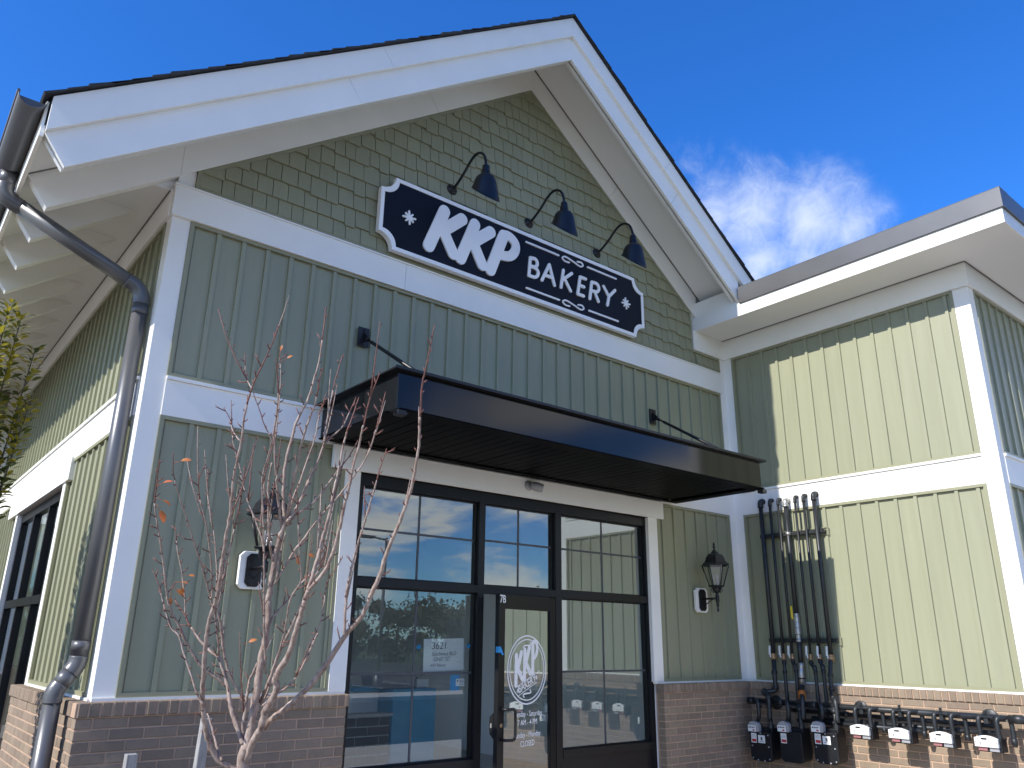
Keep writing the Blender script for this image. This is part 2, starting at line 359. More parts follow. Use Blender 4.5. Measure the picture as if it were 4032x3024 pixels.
def bricks(root, part, fr, u0, u1, first, ncourse, total=18, ends=(0, 0)):
    """running bond from the ledge down; first = a vertical joint of the top course"""
    rest = MB()
    for c in range(total):
        zt = -0.1125 - c*COURSE; off = first + (PITCH/2 if c % 2 else 0)
        a = u0; k = math.floor((u0-off)/PITCH)+1
        while a < u1-0.004:
            e = min(off + k*PITCH - 0.0055, u1)
            if e - a > 0.012:
                if c < ncourse:
                    link('brick', brick_mesh(e-a), part, fr.P(a, random.uniform(-0.0015, 0.0015), zt-0.0577), fr.rot)
                else: fr.box(rest, a, e, 0.0, 0.08, zt-0.0577, zt)
            a = e + 0.011; k += 1
    if ncourse < total:
        tag(rest.build('lower_brick', BRICK, part), kind='stuff')
def cap(part, fr, u0, u1, first, depth):
    """a ledge of bricks laid on edge"""
    k = math.floor((u0-first)/0.0678); a = u0
    while a < u1-0.004:
        k += 1; e = min(first + k*0.0678 - 0.005, u1)
        if e - a > 0.01:
            link('cap_brick', brick_mesh(e-a, 0.086, depth, 0.005, 'c'), part, fr.P(a, -0.014+random.uniform(-0.002, 0.002), -0.104+random.uniform(-0.001, 0.001)), fr.rot)
        a = e + 0.010

# ------------------------------------------------------------------ gabled building
FF = Frame('F', 0.0); FL = Frame('L', 0.0)
gb = thing('gabled_building', 'sage green gabled bakery building with white trim and brown brick base', 'building', (0.0, 0.0, G))
XC, ZA, SL = 3.615, 7.036, 0.744
def zt(x, off=0.0): return ZA + off - SL*abs(x-XC)
# structural walls behind the cladding
b = MB()
b.box(0.03, 1.80, 0.031, 0.16, G, 1.74); b.box(5.385, 7.1, 0.031, 0.16, G, 1.74); b.box(0.03, 7.1, 0.031, 0.16, 1.74, 3.8)
b.prism([(0.03, 3.8), (7.1, 3.8), (7.1, zt(7.1, -0.22)), (XC, zt(XC, -0.22)), (0.03, zt(0.03, -0.22))], 'y', 0.02, 0.16)
b.box(0.031, 0.16, 0.16, 2.31, G, 3.75); b.box(0.031, 0.16, 4.79, 7.2, G, 3.75); b.box(0.031, 0.16, 2.31, 4.79, 1.70, 3.75); b.box(0.031, 0.16, 2.31, 4.79, G, -0.75)
b.box(0.16, 0.5, 7.05, 7.2, G, 3.8); b.box(4.6, 7.1, 7.05, 7.2, G, 3.8); b.box(0.5, 4.6, 7.05, 7.2, 2.0, 3.8); b.box(0.5, 4.6, 7.05, 7.2, G, -0.9); b.box(7.02, 7.15, 0.16, 7.05, G, 4.2)  # back wall, with an added opening that lets sky light into the shop
b.prism([(0.03, 3.8), (7.1, 3.8), (7.1, zt(7.1, -0.22)), (XC, zt(XC, -0.22)), (0.03, zt(0.03, -0.22))], 'y', 7.05, 7.2)
b.build('wall', INTW, gb)
b = MB(); b.box(0.16, 7.02, 0.16, 7.05, 2.45, 2.5); b.build('ceiling', INTG, gb)
b = MB(); b.box(0.16, 7.02, 0.16, 7.05, G, G+0.012); b.build('floor', INTF, gb)
b = MB(); b.box(0.5, 4.6, 7.10, 7.106, -0.9, 2.0); b.build('added_rear_window', GLASS, gb)  # unseen glazing and frame, added with the opening to brighten the interior
b = MB()
for xa in (0.5, 1.84, 3.18, 4.52): b.box(xa, xa+0.08, 7.07, 7.15, -0.9, 2.0)
b.build('added_rear_window_frame', BLACK_AL, gb)

# white trim
b = MB(); b.box(0, 0.141, 0, 0.03, 0.0, 3.4665); b.box(0, 0.03, 0.03, 0.141, 0.0, 3.4665); b.build('corner_board', WHITE, gb, 0.002)
b = MB(); b.box(6.873, 6.998, -0.004, 0.03, 0.0, 3.948); b.build('corner_board', WHITE, gb, 0.002)
b = MB(); b.box(0.002, 0.130, -0.002, 0.03, 3.742, 4.02); b.build('corner_block', WHITE, gb, 0.002)
for x0, x1 in ((-0.015, 2.075), (2.0775, 6.870)):
    b = MB(); b.box(x0, x1, -0.030, 0.018, 3.466, 3.726); b.build('upper_band', WHITE, gb, 0.002)
b = MB(); b.box(-0.022, 6.872, -0.040, 0.018, 3.7265, 3.7405); b.build('upper_band_cap', WHITE, gb)
b = MB(); b.box(-0.0305, 0.018, 0.0185, 7.2, 3.466, 3.70); b.build('side_frieze', WHITE, gb, 0.002)
b = MB(); b.box(0.1415, 6.8725, -0.008, 0.018, 1.8945, 2.164); b.build('middle_band', WHITE, gb, 0.0015)
b = MB(); b.box(0.1415, 6.8725, -0.024, 0.018, 2.1645, 2.1895); b.build('middle_band_cap', WHITE, gb)
b = MB(); b.box(-0.008, 0.018, 0.1415, 7.06, 1.8945, 2.164); b.build('side_middle_band', WHITE, gb, 0.0015)
b = MB(); b.box(-0.024, 0.018, 0.1415, 7.06, 2.1645, 2.1895); b.build('side_middle_band_cap', WHITE, gb)
b = MB(); b.box(0.0, 0.03, 7.06, 7.2, 0.0, 3.4665); b.build('corner_board', WHITE, gb)
b = MB(); b.box(0.0, 1.77, -0.018, 0.018, -0.020, -0.001); b.build('base_strip', WHITE, gb)
b = MB(); b.box(5.36, 6.998, -0.018, 0.018, -0.020, -0.001); b.build('base_strip', WHITE, gb)
b = MB(); b.box(-0.018, 0.018, 0.0185, 2.2, -0.020, -0.001); b.build('base_strip', WHITE, gb)
b = MB(); b.box(6.36, 6.998, -0.03, 0.018, 3.9485, 4.212); b.build('frieze_board', WHITE, gb, 0.002)

# board and batten fields
siding(gb, FF, 0.1415, 6.8725, 2.190, 3.4655, 0.352)
siding(gb, FF, 0.1415, 1.630, 0.0, 1.894, 0.352)
siding(gb, FF, 5.500, 6.8725, 0.0, 1.894, 5.603)
siding(gb, FL, -7.06, -0.1415, 2.190, 3.4655, -0.35)
siding(gb, FL, -2.20, -0.1415, 0.0, 1.894, -0.35)
siding(gb, FL, -7.06, -4.90, 0.0, 1.894, -0.35)

# shingled gable
b = MB(); OFB = -0.537
RK = lambda x: zt(x, OFB)
poly = [(0.131, 3.742), (6.90, 3.742), (6.90, 3.952), (6.36, 3.952), (6.36, RK(6.36)+0.1), (XC, RK(XC)+0.1), (0.131, RK(0.131)+0.1)]
b.prism(poly, 'y', 0.006, 0.0195); gw = b.build('gable_wall', SAGE_TRIM, gb)
t = 0.032
b = MB(); b.box(0.131, 6.886, -0.022, 0.005, 3.7415, 3.7415+t); b.box(0.131, 0.131+t, -0.0225, 0.005, 3.7415+t, RK(0.131)+0.02)
b.box(6.886-t, 6.886, -0.0225, 0.005, 3.7415+t, 3.948); b.box(6.345, 6.886-t, -0.022, 0.005, 3.948-t, 3.9475); b.box(6.345-t, 6.345, -0.0225, 0.005, 3.948-t, RK(6.345)+0.02)
tv = t*math.sqrt(1+SL*SL)
for xa, xb in ((0.131, XC), (XC, 6.345)):
    b.prism([(xa, RK(xa)), (xb, RK(xb)), (xb, RK(xb)-tv), (xa, RK(xa)-tv)], 'y', -0.024, 0.005)
b.build('gable_trim', SAGE_TRIM, gb)
def shake_mesh(wd, h):
    k = ('s', round(wd, 3), round(h, 3))
    if k not in _cache:
        # thick butt, thin head: a tapered shake with a slightly eased lower edge
        _cache[k] = MB().add([(0,-0.027,0),(wd,-0.027,0),(wd,0.0,0.0),(0,0.0,0.0),(0,-0.003,h),(wd,-0.003,h),(wd,0.004,h),(0,0.004,h),(0,-0.0285,0.007),(wd,-0.0285,0.007)],
            [(0,3,2,1),(4,5,6,7),(0,1,9,8),(8,9,5,4),(1,2,6,5,9),(2,3,7,6),(3,0,8,4,7)]).mesh('shingle', SHINGLE)
    return _cache[k]
EX = 0.172; cand = []
rs = random.Random(5)
for r in range(16):
    z0 = 3.772 + (r-1)*EX + 0.155; x = 0.10 - rs.uniform(0, 0.12)
    if r == 0: z0 = 3.772
    while x < 6.95:
        wd = rs.choice((0.105, 0.12, 0.135, 0.15, 0.17)); dz = rs.choice((0.0, 0.0, -0.022)) if r else 0.0
        xm = min(max(x + wd/2, 0), 7)
        h = EX + 0.045
        okx = x + wd > 0.15 and x < (6.86 if z0 < 3.90 else 6.33)
        top_in = min(RK(x), RK(x+wd)) > z0 - 0.0
        if x < XC < x+wd: top_in = RK(XC) > z0
        if okx and (max(RK(x), RK(x+wd)) > z0+0.03):
            h2 = h
            cand.append((x, z0+dz, wd-0.006, h2-dz))
        x += wd
full = []
for (x, z, wd, h) in cand:
    hi = x + wd; lim = min(RK(max(x, 0.0)), RK(hi)) + 0.24
    if z + h > lim: h = max(0.06, lim - z)
    if z < 3.90 and x > 6.30: h = min(h, 3.93 - z)
    x1 = max(x, 0.135); w1 = wd - (x1-x)
    xr = 6.882 if z < 3.90 and z + h < 3.95 else 6.34
    if x1 + w1 > xr: w1 = xr - x1
    if w1 < 0.02: continue
    full.append((x1, z, w1, round(h, 2)))
rest = MB()
full.sort(key=lambda q: -(q[2]))
for i, (x, z, wd, h) in enumerate(full):
    y = 0.002 - 0.0025*((int(x*50)) % 3)*0.3
    if i < 300: link('shingle', shake_mesh(wd, h), gw, (x, y, z))
    else:
        me = shake_mesh(wd, h); rest.add([(p.co.x+x, p.co.y+y, p.co.z+z) for p in me.vertices], [tuple(f.vertices) for f in me.polygons])
if rest.v: tag(rest.build('narrow_shingle', SHINGLE, gw), kind='stuff')

# rake and frieze boards, soffits, rafter tails
def raked(xa, xb, o1, o2, y0, y1, name, mt, bev=0.0, cut=False):
    p = [(xa, zt(xa, o2)), (xb, zt(xb, o2)), (xb, zt(xb, o1)), (xa, zt(xa, o1))]
    for e, x in ((0, xa), (1, xb)):   # joints cut square to the slope
        if -0.9 < x < 6.4 and abs(x-XC) > 0.01 and x != 0.0 and x != 0.002:
            sgn = 1 if x < XC else -1; dx = sgn*SL/(1+SL*SL)*(o1-o2); p[e] = (x+dx, zt(x+dx, o2))
    if cut:   # square-cut lower end on the left
        dv = (o1-o2); dp = dv/math.sqrt(1+SL*SL); nx, nz = SL/math.sqrt(1+SL*SL), -1/math.sqrt(1+SL*SL)
        p[0] = (xa + nx*dp, zt(xa, o1) + nz*dp)
    return MB().prism(p, 'y', y0, y1).build(name, mt, gb, bev)
for xa, xb in ((-0.974, 1.30), (1.3025, XC-0.0008), (XC+0.0008, 5.20), (5.2025, 7.0)):
    raked(xa, xb, 0.0, -0.25, -0.736, -0.690, 'upper_rake_board', WHITE, 0.002)
for xa, xb in ((-0.974, 1.02), (1.0225, XC-0.0008), (XC+0.0008, 5.35), (5.3525, 6.44)):
    raked(xa, xb, -0.2505, -0.549, -0.700, -0.668, 'lower_rake_board', WHITE, 0.002, cut=(xa < -0.9))
    raked(xa, xb, -0.2505, -0.538, -0.640, -0.600, 'rake_backer', SOFFIT, 0.002, cut=(xa < -0.9))
raked(-0.94, XC, -0.26, -0.300, -0.668, -0.640, 'rake_filler', SOFFIT); raked(XC, 6.6, -0.26, -0.300, -0.668, -0.640, 'rake_filler', SOFFIT)
for xa, xb in ((0.002, 2.20), (2.202, XC-0.0008), (XC+0.0008, 5.02), (5.022, 6.46)):
    raked(xa, xb, -0.218, OFB, -0.034, 0.018, 'gable_frieze', WHITE, 0.002)
raked(-0.974, 0.0, -0.218, OFB-0.002, -0.036, 0.042, 'rafter_tail', WHITE, 0.002, cut=True)
for xa, xb in ((-0.972, XC), (XC, 7.0)):
    raked(xa, xb, -0.205, -0.219, -0.690, -0.005, 'rake_soffit', SOFFIT)
    raked(xa, xb, -0.2195, -0.226, -0.050, -0.034, 'soffit_gap', CAULK)
# eave on the left: flat soffit by the wall, sloping soffit outside it, tails through both
b = MB(); b.box(-0.60, 0.02, 0.043, 7.05, 3.700, 3.715); b.build('eave_soffit', SOFFIT, gb)
b = MB(); b.prism([(-0.974, zt(-0.974, -0.219)), (-0.56, zt(-0.56, -0.219)), (-0.56, zt(-0.56, -0.205)), (-0.974, zt(-0.974, -0.205))], 'y', 0.043, 7.85); b.build('sloped_soffit', SOFFIT, gb)
b = MB(); b.box(-0.040, -0.031, 0.05, 7.1, 3.692, 3.6995); b.build('soffit_gap', CAULK, gb)
for i in range(12):
    y = 0.60 + i*0.605; xa = -0.974; dv = 0.318; dp = dv/math.sqrt(1+SL*SL); q = math.sqrt(1+SL*SL)
    p0 = (xa + SL/q*dp, zt(xa, -0.218) - dp/q); s1 = (3.705 - p0[1])/SL + p0[0]
    MB().prism([p0, (s1, 3.705), (s1-0.25, 3.707), (-0.53, zt(-0.53, -0.21)), (xa, zt(xa, -0.215))], 'y', y-0.04, y+0.04).build('rafter_tail', WHITE, gb, 0.002)
b = MB(); b.box(-0.30, 0.03, 0.0445, 0.056, 3.696, 3.86); b.build('eave_closure', SOFFIT, gb)
b = MB(); b.box(-1.002, -0.976, -0.688, 7.85, 3.345, 3.600); b.build('eave_fascia', WHITE, gb, 0.002)

# roof: sheathing with courses of shingle lapping over each other
b = MB()
b.prism([(-0.985, zt(-0.985, -0.19)), (XC, zt(XC, -0.19)), (7.0, zt(7.0, -0.19)), (7.0, zt(7.0, 0.004)), (XC, zt(XC, 0.004)), (-0.985, zt(-0.985, 0.004))], 'y', -0.688, 7.85)
roof = b.build('roof', ROOF, gb)
q = math.sqrt(1+SL*SL); ux, uz = 1/q, SL/q; nx, nz = -SL/q, 1/q
rs = random.Random(8)
for side in (-1, 1):
    d = 0.0; base = (-1.02, zt(-1.02, 0.010)); i = 0; lim = (XC+1.02)*q - 0.01
    while d < lim:
        L = min(0.30, lim-d); yj = -0.762 - rs.choice((0, 0.004, 0.010)); th = 0.014 + rs.choice((0, 0.003, 0.009))
        p = []
        for (dd, hh) in ((d, 0.004), (d+L, 0.001), (d+L, 0.005), (d, th+0.004)):
            x = base[0] + ux*dd + nx*hh; z = base[1] + uz*dd + nz*hh
            p.append((x if side < 0 else 2*XC - x, z))
        if not (side > 0 and max(a[0] for a in p) > 7.25):
            MB().prism(p, 'y', yj, 7.86, ).build('shingle_course', ROOF, roof, fix=True)
        d += 0.145; i += 1

MB().prism([(XC-0.15, zt(XC-0.15, 0.024)), (XC, zt(XC, 0.026)), (XC+0.15, zt(XC+0.15, 0.024)), (XC+0.15, zt(XC+0.15, 0.034)), (XC, zt(XC, 0.040)), (XC-0.15, zt(XC-0.15, 0.034))], 'y', -0.766, 7.86).build('ridge_cap', ROOF, roof, fix=True)
# brick base
b = MB(); b.box(-0.083, 1.752, -0.083, 0.019, G, -0.1045); b.box(-0.098, 1.765, -0.098, -0.019, -0.1035, -0.0215); b.box(-0.083, 0.019, 0.019, 2.36, G, -0.1045); b.box(-0.098, -0.019, -0.019, 2.38, -0.1035, -0.0215)
bb = b.build('brick_base', MORTAR, gb)
FB = Frame('F', -0.088); FBL = Frame('L', -0.088)
bricks(gb, bb, FB, -0.088, 1.756, 0.0135, 10)
cap(bb, FB, -0.102, 1.770, -0.0225, 0.105)
bricks(gb, bb, FBL, -2.37, 0.0, -0.118, 8); cap(bb, FBL, -2.39, -0.010, 0.012, 0.105)
b = MB(); b.box(5.404, 6.995, -0.083, 0.019, G, -0.1045); b.box(5.395, 6.995, -0.092, -0.019, -0.1035, -0.0215)
bb2 = b.build('brick_base', MORTAR, gb)
bricks(gb, bb2, FB, 5.400, 6.905, 5.475, 13); cap(bb2, FB, 5.388, 6.895, 5.455, 0.105)
b = MB(); b.box(-0.088, 0.019, 4.75, 7.2, G, -0.02); b.build('brick_base', BRICK, gb)

# storefront: white casing, black frame, panes, muntin bars
b = MB(); b.box(1.50, 5.587, -0.042, -0.0105, 1.708, 1.90); b.build('door_header', WHITE, gb, 0.0025)
b = MB(); b.box(1.632, 1.775, -0.014, 0.03, -0.0, 1.7075); b.build('door_casing', WHITE, gb, 0.002)
b = MB(); b.box(5.350, 5.498, -0.014, 0.03, -0.0, 1.7075); b.build('door_casing', WHITE, gb, 0.002)
b = MB(); Y0, Y1 = 0.03, 0.14
b.box(1.77, 1.835, Y0, Y1, G, 1.73); b.box(5.335, 5.39, Y0, Y1, G, 1.73)
b.box(3.055, 3.125, Y0, Y1, G, 1.73); b.box(4.005, 4.085, Y0, Y1, G, 1.73)
for xa, xb in ((1.835, 3.055), (3.125, 4.005), (4.085, 5.335)):
    b.box(xa, xb, Y0+0.001, Y1-0.001, 1.612, 1.73); b.box(xa, xb, Y0+0.001, Y1-0.001, 0.790, 0.860)
for xa, xb in ((1.835, 3.055), (4.085, 5.335)):
    b.box(xa, xb, Y0-0.006, Y1-0.001, -0.640, -0.570); b.box(xa, xb, Y0+0.012, Y1-0.02, G+0.08, -0.640); b.box(xa, xb, Y0+0.001, Y1-0.001, G, G+0.08)
b.box(3.125, 4.005, Y0+0.002, Y1-0.01, G+0.013, G+0.03)
b.build('storefront_frame', BLACK_AL, gb, 0.002)
def window(name, xa, xb, za, zb, vx, hz):
    p = MB(); p.box(xa, xb, 0.088, 0.094, za, zb); o = p.build(name, GLASS, gb)
    m = MB(); m.box(vx-0.0095, vx+0.0095, 0.0835, 0.0875, za, zb); m.build('muntin', GRID, o)
    m = MB(); m.box(xa, xb, 0.083, 0.0878, hz-0.0095, hz+0.0095); m.build('muntin', GRID, o)
    s = MB()
    for (a, c, d, e) in ((xa, xb, za, za+0.014), (xa, xb, zb-0.014, zb)): s.box(a, c, 0.070, 0.087, d, e)
    for (a, c) in ((xa, xa+0.014), (xb-0.014, xb)): s.box(a, c, 0.070, 0.087, za+0.014, zb-0.014)
    s.build('glazing_bead', BLACK_AL, o)
    return o
window('window', 1.835, 3.055, 0.860, 1.612, 2.432, 1.258); window('window', 1.835, 3.055, -0.570, 0.790, 2.445, 0.116)
window('window', 3.125, 4.005, 0.860, 1.612, 3.567, 1.272)
window('window', 4.085, 5.335, 0.860, 1.612, 4.710, 1.272); window('window', 4.085, 5.335, -0.570, 0.790, 4.705, 0.110)

# side window
b = MB(); b.box(-0.032, 0.018, 2.03, 5.39, 1.700, 1.915); b.build('window_header', WHITE, gb, 0.003)
for ya, yb in ((2.20, 2.31), (4.79, 4.90)):
    b = MB(); b.box(-0.014, 0.03, ya, yb, -0.02, 1.6995); b.build('window_casing', WHITE, gb, 0.002)
b = MB()
for ya, yb in ((2.31, 2.37), (4.73, 4.79), (3.10, 3.15), (3.92, 3.97)): b.box(0.035, 0.12, ya, yb, -0.75, 1.70)
for za, zb_ in ((1.60, 1.70), (0.66, 0.74), (-0.75, -0.67)): b.box(0.036, 0.119, 2.37, 4.73, za, zb_)
b.build('side_window_frame', BLACK_AL, gb, 0.002)
for ya, yb in ((2.37, 3.10), (3.15, 3.92), (3.97, 4.73)):
    for za, zb_ in ((0.74, 1.60), (-0.67, 0.66)):
        p = MB(); p.box(0.070, 0.076, ya, yb, za, zb_); p.build('side_window', GLASS, gb)

# door, standing ajar, hinged on its right
door_mesh = MB(); DW, DH0, DH1 = 0.872, -1.295, 0.782
for xa, xb in ((-DW, -DW+0.088), (-0.085, 0.0)): door_mesh.box(xa, xb, 0, 0.044, DH0, DH1)
door_mesh.box(-DW+0.088, -0.085, 0.0005, 0.0435, DH1-0.125, DH1); door_mesh.box(-DW+0.088, -0.085, 0.0005, 0.0435, DH0, DH0+0.25)
door = link('door', door_mesh.mesh('door', BLACK_AL), gb, (3.997, 0.028, 0.0), R_(13))
bv = door.modifiers.new('bevel', 'BEVEL'); bv.width = 0.002; bv.segments = 2
def dpart(mb, name, mt): 
    o = bpy.data.objects.new(name, mb.mesh(name, mt)); col.objects.link(o); o.parent = door; return o
p = MB(); p.box(-DW+0.084, -0.081, 0.018, 0.024, DH0+0.245, DH1-0.12); dpart(p, 'door_glass', GLASSD)
p = MB(); hz0, hz1 = -0.415, -0.175
p.tube(smooth_path([(-DW+0.055, 0.0, hz1), (-DW+0.055, -0.045, hz1), (-DW+0.075, -0.065, hz1), (-DW+0.13, -0.070, hz1), (-DW+0.155, -0.070, hz1-0.03), (-DW+0.155, -0.070, hz0+0.03), (-DW+0.13, -0.070, hz0), (-DW+0.075, -0.065, hz0), (-DW+0.055, -0.045, hz0), (-DW+0.055, 0.0, hz0)], 3), 0.0125, 10); dpart(p, 'pull_handle', BLACK_PAINT)
p = MB(); p.prism([(0.044, -0.20), (0.082, -0.235), (0.09, -0.30), (0.082, -0.37), (0.044, -0.405)], 'x', -DW-0.004, -DW+0.045); dpart(p, 'exit_paddle', BLACK_PAINT)
p = MB(); p.box(-DW-0.010, -DW-0.0045, 0.056, 0.072, -0.32, -0.285); dpart(p, 'thumb_turn', STEEL)
p = MB(); p.lathe([(0.0, -0.004), (0.016, -0.004), (0.018, 0.0), (0.018, 0.004)], (-DW+0.05, -0.001, -0.30), (0, 1, 0), 16); dpart(p, 'lock_cylinder', BRASS)
p = MB(); p.add([(-DW-0.001, -0.0015, 0.335), (-DW+0.028, -0.003, 0.335), (-DW+0.052, -0.016, 0.27), (-DW+0.038, -0.014, 0.262), (-DW+0.024, -0.003, 0.285), (-DW-0.001, -0.0015, 0.285), (-DW-0.0015, 0.03, 0.335), (-DW-0.0015, 0.03, 0.285)], [(0,1,2,3,4,5),(6,0,5,7)]); dpart(p, 'tape_scrap', TAPE)
def text_mesh(body, size, mt, sx=1.0, shear=0.0, ext=0.0006, offset=0.0, align='CENTER'):
    cu = bpy.data.curves.new('txt', 'FONT'); cu.body = body; cu.size = size; cu.align_x = align; cu.align_y = 'CENTER'; cu.extrude = ext; cu.shear = shear; cu.offset = offset; cu.resolution_u = 3
    ob = bpy.data.objects.new('txt', cu); col.objects.link(ob); dg = bpy.context.evaluated_depsgraph_get(); dg.update()
    me = bpy.data.meshes.new_from_object(ob.evaluated_get(dg)); bpy.data.objects.remove(ob); bpy.data.curves.remove(cu)
    me.transform(Matrix.Rotation(math.pi/2, 4, 'X') @ Matrix.Diagonal((sx, 1, 1, 1))); me.materials.clear(); me.materials.append(mt); return me
def dtext(body, x, z, size, name='lettering', sx=0.9, rot=0.0, off=0.0, y=0.0165):
    o = bpy.data.objects.new(name, text_mesh(body, size, SIGNW, sx, offset=off)); col.objects.link(o); o.parent = door; o.location = (x, y, z); o.rotation_euler = (0, rot, 0); return o
CXD, CZD = -0.432, 0.140
dtext('7B', -DW+0.050, 0.735, 0.095, 'door_number', 0.85, off=0.001, y=-0.0012)
dtext('Tuesday - Saturday', CXD+0.01, -0.232, 0.066, 'opening_hours', 0.86); dtext('7 AM - 4 PM', CXD+0.01, -0.302, 0.066, 'opening_hours', 0.86)
dtext('Sunday - Monday', CXD+0.01, -0.402, 0.066, 'opening_hours', 0.86); dtext('CLOSED', CXD+0.01, -0.474, 0.066, 'opening_hours', 0.86)
def ring(mb, cx, cz, r, wd, y0, y1, n=56):
    vs = []
    for k in range(n):
        a = 2*math.pi*k/n
        for rr in (r-wd, r+wd):
            vs += [(cx+rr*math.cos(a), y0, cz+rr*math.sin(a)), (cx+rr*math.cos(a), y1, cz+rr*math.sin(a))]
    fs = []
    for k in range(n):
        i = 4*k; j = 4*((k+1) % n); fs += [(i, j, j+2, i+2), (i+1, i+3, j+3, j+1), (i+2, j+2, j+3, i+3), (i, i+1, j+1, j)]
    mb.add(vs, fs)
KKP = [('K', [[(2.427,4.395),(2.264,3.955)],[(2.405,4.165),(2.640,4.385)],[(2.42,4.18),(2.549,3.968)]]),
       ('K', [[(2.800,4.385),(2.637,3.948)],[(2.765,4.165),(3.000,4.372)],[(2.78,4.18),(2.905,3.965)]]),
       ('P', [[(3.160,4.365),(3.007,3.942)],[(3.165,4.400),(3.250,4.408),(3.328,4.355),(3.325,4.262),(3.248,4.178),(3.10,4.150)]])]
def kkp(mb_of, wd, y0, y1, tr, step=0.0004):
    j = 0
    for nm, sts in KKP:
        mb = mb_of(nm)
        for st in sts:
            pp = [tr(*p) for p in (smooth_path(st, 5) if len(st) > 2 else st)]
            n = len(pp); ww = [wd*(1.0 if len(st) < 3 else 0.84)]*n
            stroke(mb, pp, ww, y0 - j*step, y1); j += 1
emb = MB(); ring(emb, CXD, CZD, 0.290, 0.006, 0.0150, 0.0172); ring(emb, CXD, CZD, 0.258, 0.0045, 0.0150, 0.0172)
ca, sa = math.cos(R_(20)), math.sin(R_(20))
def dtr(x, z):
    a, c = (x-2.80)*0.355, (z-4.165)*0.52; a -= c*0.05; return (CXD-0.012 + a*ca - c*sa*0.5, CZD + 0.055 + c + a*sa*1.15)
kkp(lambda n: emb, 0.0225, 0.0158, 0.0172, dtr, 0.00003)
for z, ln in ((-0.080, 0.19), (-0.165, 0.15)):
    stroke(emb, [(CXD-ln+0.02, CZD+z-ln*0.36), (CXD+ln+0.0, CZD+z+ln*0.36)], 0.003, 0.0152, 0.0172)
for zz, s in ((0.205, 1), (-0.205, 1)):
    stroke(emb, smooth_path([(CXD-0.045, CZD+zz-0.028), (CXD-0.058, CZD+zz-0.010), (CXD-0.035, CZD+zz), (CXD+0.035, CZD+zz+0.004), (CXD+0.058, CZD+zz+0.014), (CXD+0.045, CZD+zz+0.030)], 4), 0.006, 0.0153, 0.0172)
for sx_, sz_ in ((-0.135, -0.175), (0.14, -0.07)):
    for k in range(3):
        a = math.pi*k/3+0.3; stroke(emb, [(CXD+sx_-0.016*math.cos(a), CZD+sz_-0.016*math.sin(a)), (CXD+sx_+0.016*math.cos(a), CZD+sz_+0.016*math.sin(a))], 0.0035, 0.0155-0.0001*k, 0.0172, 4)
dpart(emb, 'round_emblem', SIGNW)
dtext('BAKERY', CXD+0.0, CZD-0.122, 0.098, 'emblem_lettering', 0.80, rot=R_(-20), off=0.0012, y=0.0160)

# ------------------------------------------------------------------ rear wing behind the shrub, far left
rw = thing('rear_wing', 'shaded green rear wall glimpsed behind the shrub at the far left', 'building', (-2.0, 7.06, G))
FQ = Frame('F', 7.06)
b = MB(); b.box(-4.2, 0.019, 7.10, 7.25, G, 4.3); b.build('wall', INTG, rw)
b = MB(); b.box(-0.14, -0.001, 7.056, 7.095, 0.0, 4.2); b.build('corner_board', WHITE, rw)
b = MB(); b.box(-4.2, -0.1405, 7.045, 7.095, 1.8945, 2.1895); b.build('middle_band', WHITE, rw)
b = MB(); b.box(-4.2, -0.1405, 7.03, 7.095, 3.9, 4.25); b.build('frieze_board', WHITE, rw)
siding(rw, FQ, -4.2, -0.1405, 2.190, 3.899, -0.4); siding(rw, FQ, -4.2, -0.1405, 0.0, 1.894, -0.4)
b = MB(); b.box(-4.2, -0.10, 6.97, 7.095, G, -0.02); b.build('brick_base', BRICK, rw)

# ------------------------------------------------------------------ flat-roofed wing
FW = Frame('L', 7.0); FR = Frame('F', -3.0417); XE = 10.8
wg = thing('flat_roofed_wing', 'sunlit sage green wing with flat roof, white eave and bronze metal edge', 'building', (7.0, -3.04, G))
b = MB(); b.box(7.031, 7.15, -3.0, 0.0, G, 4.4); b.box(7.15, XE, -3.0, -2.9, G, 4.4); b.box(XE, XE+0.1, -3.02, 8, G, 4.4); b.build('wall', INTG, wg)
b = MB(); FW.box(b, 0.0, 0.124, -0.004, 0.03, 0.0, 3.9475); b.build('corner_board', WHITE, wg, 0.002)
b = MB(); b.box(7.0, 7.03, -3.0417, -2.893, 0.0, 3.9475); b.build('corner_board', WHITE, wg, 0.002)
b = MB(); b.box(7.004, 7.141, -3.0457, -3.0185, 0.0, 3.9475); b.build('corner_board', WHITE, wg, 0.002)
b = MB(); FW.box(b, 0.1245, 2.8925, -0.008, 0.018, 1.8945, 2.164); b.build('middle_band', WHITE, wg, 0.0015)
b = MB(); FW.box(b, 0.1245, 2.8925, -0.024, 0.018, 2.1645, 2.1895); b.build('middle_band_cap', WHITE, wg)
b = MB(); b.box(7.1415, XE, -3.0497, -3.02, 1.8945, 2.164); b.build('middle_band', WHITE, wg, 0.0015)
b = MB(); b.box(7.1415, XE, -3.0657, -3.02, 2.1645, 2.1895); b.build('middle_band_cap', WHITE, wg)
b = MB(); b.box(6.970, 7.03, -3.0717, -0.0, 3.948, 4.209); b.build('frieze_board', WHITE, wg, 0.002)
b = MB(); b.box(7.0302, XE, -3.0717, -3.02, 3.948, 4.209); b.build('frieze_board', WHITE, wg, 0.002)
b = MB(); b.box(6.9555, 6.9695, -3.0857, -0.03, 4.2045, 4.2105); b.box(6.97, XE, -3.0857, -3.0719, 4.2045, 4.2105); b.build('soffit_gap', CAULK, wg)
b = MB(); FW.box(b, 0.0, 3.04, -0.018, 0.018, -0.020, -0.001); b.build('base_strip', WHITE, wg)
siding(wg, FW, 0.1245, 2.8925, 2.190, 3.9475, 1.364); siding(wg, FW, 0.1245, 2.8925, 0.0, 1.894, 1.364)
